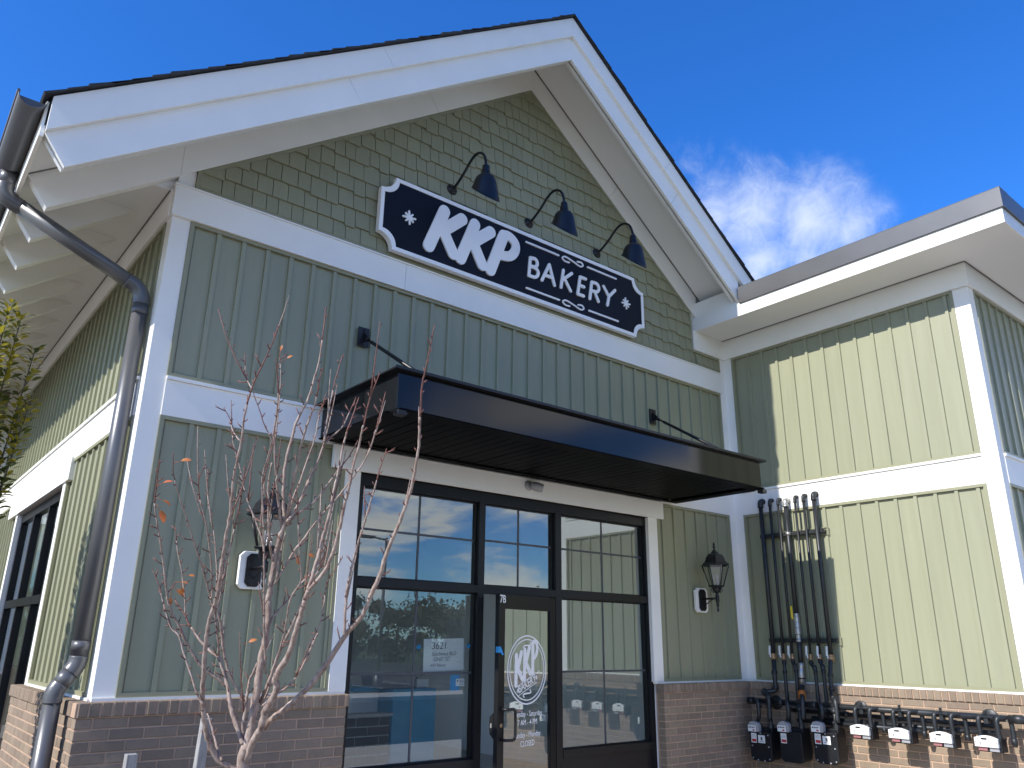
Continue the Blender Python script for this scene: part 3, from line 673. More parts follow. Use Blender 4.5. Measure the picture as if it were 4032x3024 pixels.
siding(wg, FR, 7.1415, XE, 2.190, 3.9475, 7.33); siding(wg, FR, 7.1415, XE, 0.0, 1.894, 7.33)
b = MB(); b.box(6.42, 6.97, -3.6455, 0.015, 4.211, 4.225); b.box(6.97, XE+0.5, -3.6455, -3.0, 4.2112, 4.225); b.build('soffit', SOFFIT, wg)
b = MB(); b.box(6.40, 6.42, -3.666, 0.018, 4.205, 4.372); b.build('eave_fascia', WHITE, wg, 0.002)
b = MB(); b.box(6.425, 6.45, -0.70, 0.018, 4.3725, 4.60); b.build('eave_closure', WHITE, wg)
b = MB(); b.box(6.4205, XE+0.5, -3.666, -3.646, 4.205, 4.372); b.build('eave_fascia', WHITE, wg, 0.002)
for ya, yb in ((-0.722, -2.2), (-2.198, -3.684)):
    b = MB(); b.box(6.384, 6.398, ya, yb, 4.366, 4.573); b.box(6.379, 6.398, ya, yb, 4.360, 4.3665); b.box(6.384, 6.60, ya, yb, 4.5735, 4.579); b.build('roof_edge_metal', BRONZE, wg, 0.0015)
b = MB(); b.box(6.3985, XE+0.5, -3.684, -3.667, 4.366, 4.573); b.box(6.3985, XE+0.5, -3.69, -3.667, 4.360, 4.3665); b.build('roof_edge_metal', BRONZE, wg, 0.0015)
b = MB(); b.box(6.45, XE+0.5, -3.645, 8.0, 4.23, 4.57); b.build('roof', BRONZE, wg)
b = MB(); b.box(6.917, 7.019, -3.1247, -0.0835, G, -0.1045); b.box(6.908, 7.019, -3.1337, -0.092, -0.1035, -0.0215); b.box(7.019, XE, -3.12, -3.02, G, -0.02)
wb = b.build('brick_base', MORTAR, wg)
FWB = Frame('L', 6.912)
bricks(wg, wb, FWB, 0.092, 3.1297, 0.150, 13); cap(wb, FWB, 0.096, 3.1437, 0.11, 0.09)

# ------------------------------------------------------------------ sign
sg = thing('shop_sign', 'navy shop sign with white border reading KKP BAKERY on the shingled gable', 'sign', (3.527, -0.05, 3.785))
def sign_outline(x0, x1, z0, z1, r, n=10):
    p = []
    for cx, cz, a0 in ((x0, z0, 90), (x1, z0, 180), (x1, z1, 270), (x0, z1, 0)):
        # concave quarter circles bitten out of the corners, with small shoulders
        pts = []
        for k in range(n+1):
            a = R_(a0 - 90*k/n); pts.append((cx + r*math.cos(a), cz + r*math.sin(a)))
        p += pts
    return p
o1 = sign_outline(1.722, 5.332, 3.785, 4.543, 0.150); i1 = sign_outline(1.760, 5.294, 3.823, 4.505, 0.150)
n = len(o1); b = MB()
vs = [(p[0], -0.104, p[1]) for p in o1] + [(p[0], -0.104, p[1]) for p in i1] + [(p[0], -0.045, p[1]) for p in o1] + [(p[0], -0.096, p[1]) for p in i1]
fs = []
for k in range(n):
    j = (k+1) % n; fs += [(k, j, n+j, n+k), (2*n+k, 2*n+j, j, k), (n+k, n+j, 3*n+j, 3*n+k)]
b.add(vs, fs); b.add([(p[0], -0.045, p[1]) for p in o1], [tuple(range(n))]); b.build('border', SIGNW, sg, fix=True)
b = MB(); i2 = sign_outline(1.7585, 5.2955, 3.8215, 4.5065, 0.1485); b.prism(i2, 'y', -0.0962, -0.060); b.build('sign_face', NAVY, sg, fix=True)
letters = []
def newletter(nm):
    m = MB(); letters.append(m); return m
kkp(newletter, 0.064, -0.112, -0.0955, lambda x, z: (x, z))
SM = {'B': [[(3.541,4.262),(3.522,4.048)],[(3.541,4.262),(3.615,4.268),(3.640,4.225),(3.612,4.178),(3.532,4.165)],[(3.532,4.165),(3.625,4.160),(3.652,4.112),(3.612,4.056),(3.522,4.048)]],
 'A': [[(3.812,4.270),(3.705,4.052)],[(3.812,4.270),(3.886,4.048)],[(3.747,4.125),(3.858,4.128)]], 'K': [[(4.020,4.272),(3.982,4.054)],[(4.145,4.272),(4.004,4.150)],[(4.04,4.170),(4.126,4.052)]],
 'E': [[(4.276,4.272),(4.234,4.050)],[(4.276,4.272),(4.362,4.274)],[(4.255,4.165),(4.332,4.166)],[(4.234,4.050),(4.324,4.052)]],
 'R': [[(4.458,4.266),(4.423,4.050)],[(4.458,4.266),(4.545,4.268),(4.572,4.215),(4.532,4.165),(4.445,4.158)],[(4.500,4.164),(4.558,4.056)]],
 'Y': [[(4.650,4.272),(4.734,4.170)],[(4.838,4.280),(4.734,4.170),(4.705,4.055)]]}
for nm in 'BAKERY':
    m = newletter(nm)
    for j, st in enumerate(SM[nm]):
        stroke(m, smooth_path(st, 5) if len(st) > 3 else st, 0.0185, -0.110-0.0004*j, -0.0955)
for m in letters: m.build('letter', SIGNW, sg, fix=True)
for cx, cz in ((2.036, 4.175), (5.021, 4.168)):
    m = MB()
    for k in range(4):
        a = math.pi*k/4 + 0.10; r = 0.066 if k % 2 == 0 else 0.052
        stroke(m, [(cx-r*math.cos(a), cz-r*math.sin(a)), (cx+r*math.cos(a), cz+r*math.sin(a))], 0.0095, -0.108-0.0004*k, -0.0955)
    m.build('star', SIGNW, sg, fix=True)
for xa, xb, z in ((3.484, 3.952, 4.432), (4.400, 4.866, 4.436), (3.492, 3.957, 3.895), (4.407, 4.875, 3.900)):
    m = MB(); stroke(m, [(xa, z), (xb, z)], 0.010, -0.108, -0.0955); m.build('rule_line', SIGNW, sg, fix=True)
for dz, zc in ((0, 4.424), (0, 3.894)):
    m = MB(); stroke(m, smooth_path([(4.110, zc-0.027), (4.045, zc-0.030), (4.008, zc-0.002), (4.055, zc+0.026), (4.170, zc+0.006), (4.275, zc-0.020), (4.325, zc+0.004), (4.300, zc+0.034), (4.238, zc+0.026)], 4), 0.0085, -0.108, -0.0955); m.build('swash', SIGNW, sg, fix=True)

# ------------------------------------------------------------------ gooseneck lamps
def gooseneck(x, z, label):
    r = thing('gooseneck_lamp', label, 'wall lamp', (x, 0.0, z), 'gooseneck lamps over the sign')
    m = MB(); m.lathe([(0.0, 0.045), (0.020, 0.045), (0.024, 0.030), (0.056, 0.026), (0.060, 0.018), (0.060, 0.0)], (x, 0, z), (0, -1, 0), 24); m.build('wall_plate', BLACK_PAINT, r)
    m = MB(); m.tube(smooth_path([(x, -0.03, z), (x, -0.10, z+0.025), (x, -0.22, z+0.095), (x, -0.31, z+0.165), (x, -0.39, z+0.205), (x, -0.47, z+0.200), (x, -0.545, z+0.140), (x, -0.580, z+0.050), (x, -0.585, z-0.03)], 4), 0.0135, 12); m.build('neck', BLACK_PAINT, r)
    m = MB(); m.lathe([(0.0, 0.02), (0.020, 0.02), (0.036, 0.0), (0.038, -0.05), (0.043, -0.055), (0.043, -0.10), (0.050, -0.115)], (x, -0.585, z-0.015), (0, 0, 1), 24); m.build('socket', BLACK_PAINT, r)
    m = MB(); n = 36; prof = [(0.048, 0.0), (0.078, -0.008), (0.098, -0.032), (0.109, -0.072), (0.118, -0.122), (0.137, -0.190), (0.140, -0.198)]; vs = []
    for side in (0, 1):
        for i, (rr, h) in enumerate(prof):
            tt = i/(len(prof)-1)
            for k in range(n):
                a = 2*math.pi*k/n; yy = math.sin(a); R2 = max(rr - 0.004*side, 0.001)
                vs.append((x + R2*math.cos(a), -0.585 + R2*yy, z - 0.125 + h*(1.0 - 0.62*yy*tt) - 0.003*side))
    q = len(prof); fs = []
    for side in (0, 1):
        for i in range(q-1):
            for k in range(n):
                f = (side*q*n+i*n+k, side*q*n+i*n+(k+1)%n, side*q*n+(i+1)*n+(k+1)%n, side*q*n+(i+1)*n+k); fs.append(f if side else f[::-1])
    for k in range(n): fs.append(((q-1)*n+k, (q-1)*n+(k+1)%n, q*n+(q-1)*n+(k+1)%n, q*n+(q-1)*n+k))
    m.add(vs, fs, True); m.build('lamp_shade', BLACK_PAINT, r)
    m = MB(); m.lathe([(0.0, -0.075), (0.02, -0.070), (0.028, -0.05), (0.026, -0.03), (0.016, 0.0)], (x, -0.585, z-0.13), (0, 0, 1), 14); m.build('bulb', METERW, r)
gooseneck(2.565, 4.735, 'leftmost of three black gooseneck lamps above the sign, over the KKP letters')
gooseneck(3.590, 4.735, 'middle one of three black gooseneck lamps above the sign')
gooseneck(4.640, 4.725, 'rightmost of three black gooseneck lamps above the sign, nearest the wing')

# ------------------------------------------------------------------ entrance canopy
cn = thing('entrance_canopy', 'glossy black metal canopy hung on two rods above the shop door', 'canopy', (3.58, -0.6, 1.89))
CX0, CX1, CY = 1.382, 5.782, -1.20
b = MB(); b.box(CX0, CX1, CY, CY+0.02, 1.921, 2.200); b.build('front_fascia', BLACK_GLOSS, cn, 0.002)
b = MB(); b.box(CX0, CX0+0.02, CY+0.0205, -0.0105, 1.921, 2.200); b.build('side_fascia', BLACK_GLOSS, cn, 0.002)
b = MB(); b.box(CX1-0.02, CX1, CY+0.0205, -0.0105, 1.921, 2.200); b.build('side_fascia', BLACK_GLOSS, cn, 0.002)
b = MB(); b.box(CX0-0.055, CX1+0.055, CY-0.050, -0.011, 2.2005, 2.212); b.box(CX0-0.055, CX1+0.055, CY-0.050, CY-0.044, 2.212, 2.222); b.build('top_flange', BLACK_PAINT, cn)
b = MB()
b.box(CX0+0.0005, CX1-0.0005, CY-0.035, CY+0.10, 1.909, 1.9205); b.box(CX0-0.03, CX0+0.10, CY+0.1005, -0.0435, 1.909, 1.9205); b.box(CX1-0.10, CX1+0.03, CY+0.1005, -0.0435, 1.909, 1.9205); b.box(CX0+0.1005, CX1-0.1005, -0.12, -0.0435, 1.9092, 1.9205); b.build('bottom_flange', BLACK_SOFFIT, cn, 0.0015)
pk = MB().prism([(0, 0.012), (0.006, 0.0), (0.100, 0.0), (0.1055, 0.012), (0.1055, 0.02), (0, 0.02)], 'y', 0, CY*-1-0.19).mesh('soffit_plank', BLACK_SOFFIT)
for k in range(40):
    if CX0+0.09+k*0.106 > CX1-0.19: break
    o = link('soffit_plank', pk, cn, (CX0+0.09+k*0.106, CY+0.09, 1.9225)); o.rotation_euler = (R_(random.uniform(-0.12, 0.12)), R_(random.uniform(-0.25, 0.25)), 0)
b = MB(); b.box(CX0+0.02, CX1-0.02, CY+0.02, -0.0115, 1.955, 2.195); b.build('deck', BLACK_PAINT, cn)
for x, s in ((CX0+0.03, 1), (CX1+0.005, -1)):
    b = MB(); b.box(x-0.035, x+0.035, CY-0.03, CY+0.035, 1.872, 1.9085); b.prism([(x-0.07, 1.9), (x+0.07, 1.9), (x+0.03, 1.874), (x-0.03, 1.874)], 'y', CY-0.012, CY+0.012); b.build('corner_spout', BLACK_PAINT, cn, 0.003)
for x in (1.703, 5.518):
    b = MB(); b.box(x-0.054, x+0.054, -0.012, -0.001, 2.812, 2.990); o = b.build('rod_plate', BLACK_PAINT, cn, 0.0015)
    b = MB(); b.prism([(-0.012, 2.95), (-0.085, 2.885), (-0.085, 2.845), (-0.012, 2.85)], 'x', x-0.005, x+0.005); b.build('plate_fin', BLACK_PAINT, o)
    for z in (2.965, 2.837):
        b = MB(); b.lathe([(0.0, 0.012), (0.008, 0.012), (0.011, 0.0)], (x, -0.012, z), (0, -1, 0), 8); b.build('bolt', BLACK_IRON, o)
    b = MB(); P0 = Vector((x, -0.065, 2.868)); P1 = Vector((x, -1.115, 2.213)); dd = (P1-P0).normalized()
    b.tube([P0, P0+dd*0.05], 0.017, 10); b.tube([P0+dd*0.05, P0+dd*0.11, P0+dd*0.12, P1], [0.010, 0.010, 0.0165, 0.0165], 12); b.build('hanger_rod', BLACK_PAINT, cn)

# security light on the header
r = thing('security_light', 'small grey spotlight on the white header under the canopy', 'light', (3.60, -0.042, 1.825))
b = MB(); b.lathe([(0.0, 0.022), (0.030, 0.020), (0.046, 0.010), (0.050, 0.0)], (3.585, -0.0425, 1.825), (0, -1, 0), 20); b.build('base_plate', METERG, r)
b = MB(); ax = Vector((0.80, -0.55, -0.22)).normalized(); b.lathe([(0.0, -0.02), (0.022, -0.018), (0.040, 0.010), (0.044, 0.05), (0.040, 0.105), (0.0, 0.105)], (3.60, -0.085, 1.822), ax, 18); b.build('lamp_head', METERG, r)

# ------------------------------------------------------------------ carriage lanterns
def lantern(x, z, label):
    """z is the centre of the wall plate"""
    r = thing('carriage_lantern', label, 'lantern', (x, 0.0, z-0.135), 'lanterns either side of the shopfront')
    def octo(hw, hh, c): return [(x-hw+c, z-hh), (x+hw-c, z-hh), (x+hw, z-hh+c), (x+hw, z+hh-c), (x+hw-c, z+hh), (x-hw+c, z+hh), (x-hw, z+hh-c), (x-hw, z-hh+c)]
    b = MB(); b.prism(octo(0.105, 0.135, 0.032), 'y', -0.034, 0.0); b.build('mounting_block', WHITE, r, 0.003, fix=True)
    b = MB(); b.prism(octo(0.060, 0.118, 0.028), 'y', -0.048, -0.0345); b.prism(octo(0.048, 0.104, 0.024), 'y', -0.054, -0.0485); b.build('wall_plate', BLACK_PAINT, r, 0.002, fix=True)
    yc = -0.245; zc = z - 0.855   # lantern axis; zc puts the plate centre at 0.855
    b = MB(); b.tube([(x, -0.05, zc+0.868), (x, yc, zc+0.868)], 0.012, 10); b.tube(smooth_path([(x, -0.052, zc+0.80), (x, -0.10, zc+0.815), (x, -0.16, zc+0.85), (x, -0.20, zc+0.865)], 3), 0.006, 8); b.build('arm', BLACK_PAINT, r)
    b = MB(); b.lathe([(0.0, 0.72), (0.009, 0.728), (0.014, 0.745), (0.008, 0.765), (0.014, 0.785), (0.018, 0.80), (0.013, 0.82), (0.022, 0.835), (0.022, 0.90), (0.012, 0.915), (0.018, 0.925), (0.040, 0.940), (0.050, 0.965), (0.055, 0.985), (0.085, 0.992), (0.092, 1.000), (0.088, 1.008), (0.0, 1.008)], (x, yc, zc), (0, 0, 1), 20); b.build('lower_finial', BLACK_PAINT, r)
    b = MB()
    for k in range(6):
        a0 = math.pi*k/3 + 0.2; b.tube(smooth_path([(x+0.05*math.cos(a0), yc+0.05*math.sin(a0), zc+0.99), (x+0.060*math.cos(a0), yc+0.060*math.sin(a0), zc+0.955), (x+0.034*math.cos(a0), yc+0.034*math.sin(a0), zc+0.925)], 3), 0.004, 6)
    b.build('basket', BLACK_PAINT, r)
    rb, rt, zb0, zt0 = 0.078, 0.148, zc+1.008, zc+1.225
    b = MB(); g = MB()
    for k in range(6):
        a0 = math.pi*k/3 + 0.2; a1 = math.pi*(k+1)/3 + 0.2
        p0 = (x+rb*math.cos(a0), yc+rb*math.sin(a0), zb0); p1 = (x+rt*math.cos(a0), yc+rt*math.sin(a0), zt0); b.tube([p0, p1], 0.0062, 6)
        f = 0.97; q0 = (x+f*rb*math.cos(a0), yc+f*rb*math.sin(a0), zb0); q1 = (x+f*rb*math.cos(a1), yc+f*rb*math.sin(a1), zb0); q2 = (x+f*rt*math.cos(a1), yc+f*rt*math.sin(a1), zt0); q3 = (x+f*rt*math.cos(a0), yc+f*rt*math.sin(a0), zt0)
        pane = MB(); pane.add([q0, q1, q2, q3], [(0,1,2,3)]); pane.build('lantern_pane', LGLASS, r)
    b.build('lantern_bars', BLACK_PAINT, r)
    b = MB(); b.lathe([(0.140, 1.222), (0.152, 1.222), (0.166, 1.230), (0.166, 1.240), (0.138, 1.258), (0.122, 1.285), (0.113, 1.315), (0.088, 1.345), (0.050, 1.362), (0.030, 1.385), (0.015, 1.400)], (x, yc, zc), (0, 0, 1), 6, False, 0.2); b.build('lantern_roof', BLACK_PAINT, r)
    b = MB(); b.lathe([(0.016, 1.395), (0.010, 1.412), (0.010, 1.425), (0.022, 1.432), (0.010, 1.442), (0.012, 1.455), (0.014, 1.468), (0.0, 1.490)], (x, yc, zc), (0, 0, 1), 14); b.build('top_finial', BLACK_PAINT, r)
    for k in range(3):
        a0 = 2*math.pi*k/3; b = MB(); b.lathe([(0.009, 1.01), (0.009, 1.06), (0.006, 1.062), (0.012, 1.085), (0.010, 1.105), (0.0, 1.135)], (x+0.028*math.cos(a0), yc+0.028*math.sin(a0), zc), (0, 0, 1), 10); b.build('candle_bulb', CLEARG, r)
lantern(6.195, 0.855, 'black carriage lantern on white block right of the shopfront, by the gas pipes')
lantern(0.940, 0.850, 'black carriage lantern on white block left of the shopfront, behind the bare tree')

# ------------------------------------------------------------------ gutter and downspout
gt = thing('rain_gutter', 'dark bronze half-round gutter with round downspout at the left eave and corner', 'gutter', (-0.09, 0.16, G))
gx, gz, gr = -1.076, 3.578, 0.0815
b = MB(); n = 18; vs = []; Y0g, Y1g = -0.728, 7.85
for yy in (Y0g, Y1g):
    for rr in (gr, gr-0.004):
        for k in range(n+1):
            a = math.pi + math.pi*k/n; vs.append((gx + rr*math.cos(a), yy, gz + rr*math.sin(a)))
m1 = n+1; fs = []
for k in range(n):
    fs += [(k, k+1, 2*m1+k+1, 2*m1+k), (m1+k+1, m1+k, 3*m1+k, 3*m1+k+1), (k+1, k, m1+k, m1+k+1)]
b.add(vs, fs, True); b.tube([(gx-gr, Y0g, gz+0.004), (gx-gr, Y1g, gz+0.004)], 0.009, 10); b.build('gutter_trough', BRONZE, gt, fix=True)
b = MB(); b.prism([(gx + (gr-0.005)*math.cos(math.pi+math.pi*k/n), gz + (gr-0.005)*math.sin(math.pi+math.pi*k/n)) for k in range(n+1)], 'y', Y0g+0.05, Y0g+0.056); b.build('gutter_end_cap', BRONZE, gt, fix=True)
PR = 0.055; YD = 0.16; XD = -0.078
def ribbed(mb, path, r, amp=0.0035):
    p = smooth_path(path, 5); rad = [r + (amp if i % 2 else 0.0) for i in range(len(p))]; mb.tube(p, rad, 20)
b = MB(); b.tube([(gx+0.01, 0.23, 3.52), (gx+0.01, 0.23, 3.40)], PR, 20); b.build('outlet', BRONZE, gt)
b = MB(); ribbed(b, [(gx+0.01, 0.23, 3.41), (gx+0.012, 0.23, 3.36), (gx+0.035, 0.229, 3.315), (gx+0.085, 0.226, 3.285), (gx+0.13, 0.223, 3.268)], PR+0.001); b.build('upper_elbow', BRONZE, gt)
b = MB(); b.tube([(gx+0.12, 0.224, 3.272), (-0.175, 0.168, 2.905)], PR, 20); b.build('sloping_pipe', BRONZE, gt)
b = MB(); ribbed(b, [(-0.195, 0.169, 2.915), (-0.145, 0.166, 2.892), (-0.105, 0.163, 2.855), (-0.082, 0.161, 2.80), (XD, YD, 2.745)], PR+0.001); b.build('middle_elbow', BRONZE, gt)
b = MB(); b.tube([(XD, YD, 2.76), (XD, YD, 0.24)], PR, 22); b.tube([(XD, YD, 2.72), (XD, YD, 2.665)], PR+0.003, 22); b.tube([(XD, YD, 0.345), (XD, YD, 0.285)], PR+0.003, 22); b.build('downspout_pipe', BRONZE, gt)
b = MB(); ribbed(b, [(XD, YD, 0.25), (XD-0.004, YD, 0.21), (XD-0.018, YD, 0.175), (XD-0.035, YD, 0.15)], PR+0.001); b.tube([(XD-0.030, YD, 0.158), (XD-0.085, YD, 0.070)], PR, 22); ribbed(b, [(XD-0.078, YD, 0.080), (XD-0.098, YD, 0.048), (XD-0.107, YD, 0.015), (XD-0.108, YD, -0.03)], PR+0.001); b.build('offset_elbow', BRONZE, gt)
b = MB(); b.tube([(XD-0.108, YD, -0.02), (XD-0.108, YD, G+0.10)], PR-0.002, 22); b.build('lower_pipe', BRONZE, gt)

# ------------------------------------------------------------------ gas pipes, meters
def hose(mb, pts, r, n=12, k=4): mb.tube(smooth_path(pts, k), r, n)
order = ['leftmost', 'second from left', 'third from left', 'middle', 'third from right', 'second from right', 'rightmost']
PY = [-0.417, -0.545, -0.656, -0.751, -0.876, -0.985, -1.114]; PRr = [0.025, 0.0165, 0.0135, 0.0255, 0.0135, 0.0165, 0.0235]
low = [[(6.90,-0.43,0.20),(6.86,-0.455,0.13),(6.845,-0.462,0.09),(6.84,-0.462,-0.07),(6.82,-0.44,-0.105),(6.76,-0.37,-0.11),(6.71,-0.40,-0.125),(6.69,-0.462,-0.16),(6.68,-0.464,-0.40)],
       [(6.92,-0.55,0.20),(6.90,-0.562,0.16),(6.895,-0.564,0.10),(6.885,-0.564,-0.46)],
       [(6.92,-0.66,0.21),(6.905,-0.675,0.185),(6.90,-0.695,0.165),(6.895,-0.702,0.12),(6.885,-0.702,-0.40)],
       [(6.92,-0.752,0.10),(6.90,-0.756,0.02),(6.86,-0.77,-0.05),(6.80,-0.80,-0.11),(6.74,-0.84,-0.14),(6.70,-0.866,-0.17),(6.68,-0.868,-0.36)],
       [(6.92,-0.88,0.20),(6.905,-0.90,0.175),(6.90,-0.925,0.155),(6.895,-0.936,0.11),(6.885,-0.936,-0.36)],
       [(6.92,-0.99,0.22),(6.905,-1.005,0.19),(6.90,-1.022,0.165),(6.895,-1.03,0.12),(6.885,-1.03,-0.40)],
       [(6.90,-1.12,0.22),(6.87,-1.128,0.15),(6.85,-1.132,0.09),(6.84,-1.133,-0.05),(6.80,-1.15,-0.11),(6.74,-1.20,-0.14),(6.70,-1.24,-0.17),(6.68,-1.25,-0.36)]]
for i, (y, r0) in enumerate(zip(PY, PRr)):
    gp = thing('gas_pipe', ('thick ' if r0 > 0.02 else 'thin ') + 'black gas pipe running down the wing wall, ' + order[i] + ' of seven', 'pipe', (6.93, y, low[i][-1][2]), 'gas pipes on the wing wall')
    steel = (i == 3); zz = 2.022 if i != 3 else 1.99
    b = MB(); hose(b, [(7.0, y, zz), (6.955, y, zz), (6.936, y, zz-0.012), (6.93, y, zz-0.03), (6.93, y, zz-0.06)], r0*1.28, 14); b.tube([(6.93, y, zz-0.055), (6.93, y, zz-0.075)], r0*1.42, 14); b.tube([(6.993, y, zz), (6.965, y, zz)], r0*1.42, 14); b.build('top_elbow', STEEL if steel else BLACK_IRON, gp)
    b = MB(); b.tube([(6.93, y, zz-0.05), (6.93, y, 0.26 if not steel else 0.70)], r0, 14); b.build('riser', BLACK_IRON, gp)
    if not steel:
        b = MB(); b.tube([(6.93, y, 0.29), (6.93, y, 0.275), (6.93, y, 0.27), (6.93, y, 0.235), (6.93, y, 0.23), (6.93, y, 0.21)], [r0*1.25, r0*1.25, r0*1.55, r0*1.55, r0*1.25, r0*1.25], 8, smooth=False); b.tube([(6.93, y, 0.252), (6.89, y+0.006, 0.252)], r0*0.6, 8); v = b.build('valve', BRASS, gp)
        b = MB(); yo = y + (0.018 if i != 5 else -0.004); b.obox((6.885, yo, 0.325), (0.008, 0.022, 0.10), Matrix.Rotation(R_(4), 3, 'X')); b.obox((6.888, yo-0.004, 0.268), (0.006, 0.014, 0.04), Matrix.Identity(3)); b.build('valve_handle', PAPER, v, 0.003)
        b = MB(); hose(b, [(6.93, y, 0.215)] + low[i], r0*1.0 if r0 > 0.02 else 0.0185, 14)
        L3 = low[i]
        for j in ((0, 2, 3) if r0 < 0.02 else (2, 3, 5, 7)):
            if j < len(L3)-1:
                p0 = Vector(L3[j]); d0 = (Vector(L3[min(j+1, len(L3)-1)]) - Vector(L3[max(j-1, 0)])).normalized(); b.tube([p0-d0*0.016, p0+d0*0.016], (r0 if r0 > 0.02 else 0.0185)*1.35, 12)
        b.build('lower_run', BLACK_IRON, gp)
    else:
        b = MB(); b.tube([(6.93,y,0.72),(6.93,y,0.69),(6.93,y,0.685),(6.93,y,0.63),(6.93,y,0.625),(6.93,y,0.60),(6.93,y,0.57),(6.93,y,0.56),(6.93,y,0.50),(6.93,y,0.49),(6.93,y,0.45)], [0.031,0.031,0.036,0.036,0.030,0.034,0.034,0.038,0.038,0.029,0.029], 10, smooth=False); v = b.build('regulator_valve', STEEL, gp)
        b = MB(); b.obox((6.90, y+0.036, 0.735), (0.01, 0.024, 0.13), Matrix.Identity(3)); b.obox((6.905, y+0.026, 0.665), (0.008, 0.03, 0.018), Matrix.Identity(3)); b.build('valve_handle', YELLOW, v, 0.004)
        b = MB(); b.tube([(6.93, y, 0.46), (6.93, y, 0.19)], 0.027, 14); b.build('riser', BLACK_IRON, gp)
        b = MB(); b.tube([(6.93,y,0.20),(6.93,y,0.165),(6.928,y,0.15),(6.92,y,0.12),(6.915,y,0.10),(6.91,y-0.004,-0.04)], [0.031,0.031,0.027,0.030,0.033,0.033], 12); b.build('union', STEEL, gp)
        b = MB(); b.tube([(6.911,y-0.003,0.03),(6.911,y-0.003,0.045)], 0.0345, 12); b.build('union_band', BLACK_IRON, v)
        b = MB(); hose(b, [(6.91,y-0.004,-0.03)] + low[i][3:], 0.026, 14); b.build('lower_run', BLACK_IRON, gp)
        b = MB(); c0 = Vector((6.775, -0.818, -0.115)); b.lathe([(0.0, 0.045), (0.026, 0.042), (0.037, 0.02), (0.038, -0.01), (0.038, -0.045), (0.034, -0.05)], c0, (0, 0, 1), 16); b.build('protective_cap', ORANGE, gp)
for z, lab in ((1.605, 'upper black strut rail clamped behind the seven gas pipes'), (0.433, 'lower black strut rail behind the gas pipes above the valves')):
    st = thing('strut_rail', lab, 'rail', (6.97, -0.78, z-0.02), 'strut rails behind the gas pipes')
    b = MB(); FW.box(b, 0.362, 1.188, -0.052, -0.048, z-0.0205, z+0.0205); FW.box(b, 0.362, 1.188, -0.048, -0.012, z-0.0205, z-0.0165); FW.box(b, 0.362, 1.188, -0.048, -0.012, z+0.0165, z+0.0205); b.build('channel', BLACK_IRON, st)
    b = MB(); b.tube([(6.93, -0.751, z-0.018), (6.93, -0.751, z+0.018)], 0.0295, 16); b.build('pipe_clamp', STEEL, st)
    b = MB()
    for zz in (z-0.042, z+0.036): FW.box(b, 0.350, 1.215, -0.011, -0.0005, zz-0.004, zz+0.004)
    FW.box(b, 1.207, 1.215, -0.0112, -0.0005, z-0.038, z+0.032); b.build('siding_collar', SAGE_TRIM, st)

# header pipe feeding the meters
mf = thing('gas_manifold', 'long black horizontal gas pipe feeding the meters along the brick base', 'pipe', (6.76, -1.6, -0.40))
b = MB(); b.tube([(6.745, -0.175, -0.212), (6.745, -2.79, -0.212)], 0.028, 16); b.tube([(6.745, -0.165, -0.212), (6.745, -0.235, -0.212)], 0.038, 14); b.build('header_pipe', BLACK_IRON, mf)
b = MB(); b.tube([(6.745, -2.79, -0.212), (6.745, -2.82, -0.212)], 0.024, 14); b.build('threaded_nipple', STEEL, mf)
b = MB(); b.tube([(6.745, -2.82, -0.212), (6.745, -2.86, -0.212), (6.745, -2.865, -0.212), (6.745, -2.93, -0.212), (6.745, -2.935, -0.212), (6.745, -3.25, -0.212)], [0.033, 0.033, 0.038, 0.038, 0.03, 0.03], 14); b.tube([(6.745, -2.99, -0.20), (6.745, -2.99, -0.62)], 0.028, 12); b.build('pipe_union', BLACK_IRON, mf)
for y, z, xx, ye in ((-0.9, -0.345, 6.80, -2.70), (-0.75, -0.375, 6.765, -2.05), (-0.62, -0.285, 6.83, -2.72)):
    b = MB(); b.tube([(xx, y, z), (xx, ye, z)], 0.021, 12)
    for k in range(3): yy = y + (ye-y)*(0.3+0.25*k); b.tube([(xx, yy, z), (xx, yy-0.04, z)], 0.028, 10)
    b.build('branch_pipe', BLACK_IRON, mf)
for y in (-0.415, -1.395, -2.612):
    b = MB(); b.lathe([(0.0, 0.012), (0.070, 0.012), (0.074, 0.008), (0.074, 0.0)], (6.909, y, -0.225), (-1, 0, 0), 28); b.tube([(6.90, y, -0.225), (6.75, y, -0.215)], 0.016, 10); b.build('wall_flange', BLACK_IRON, mf)

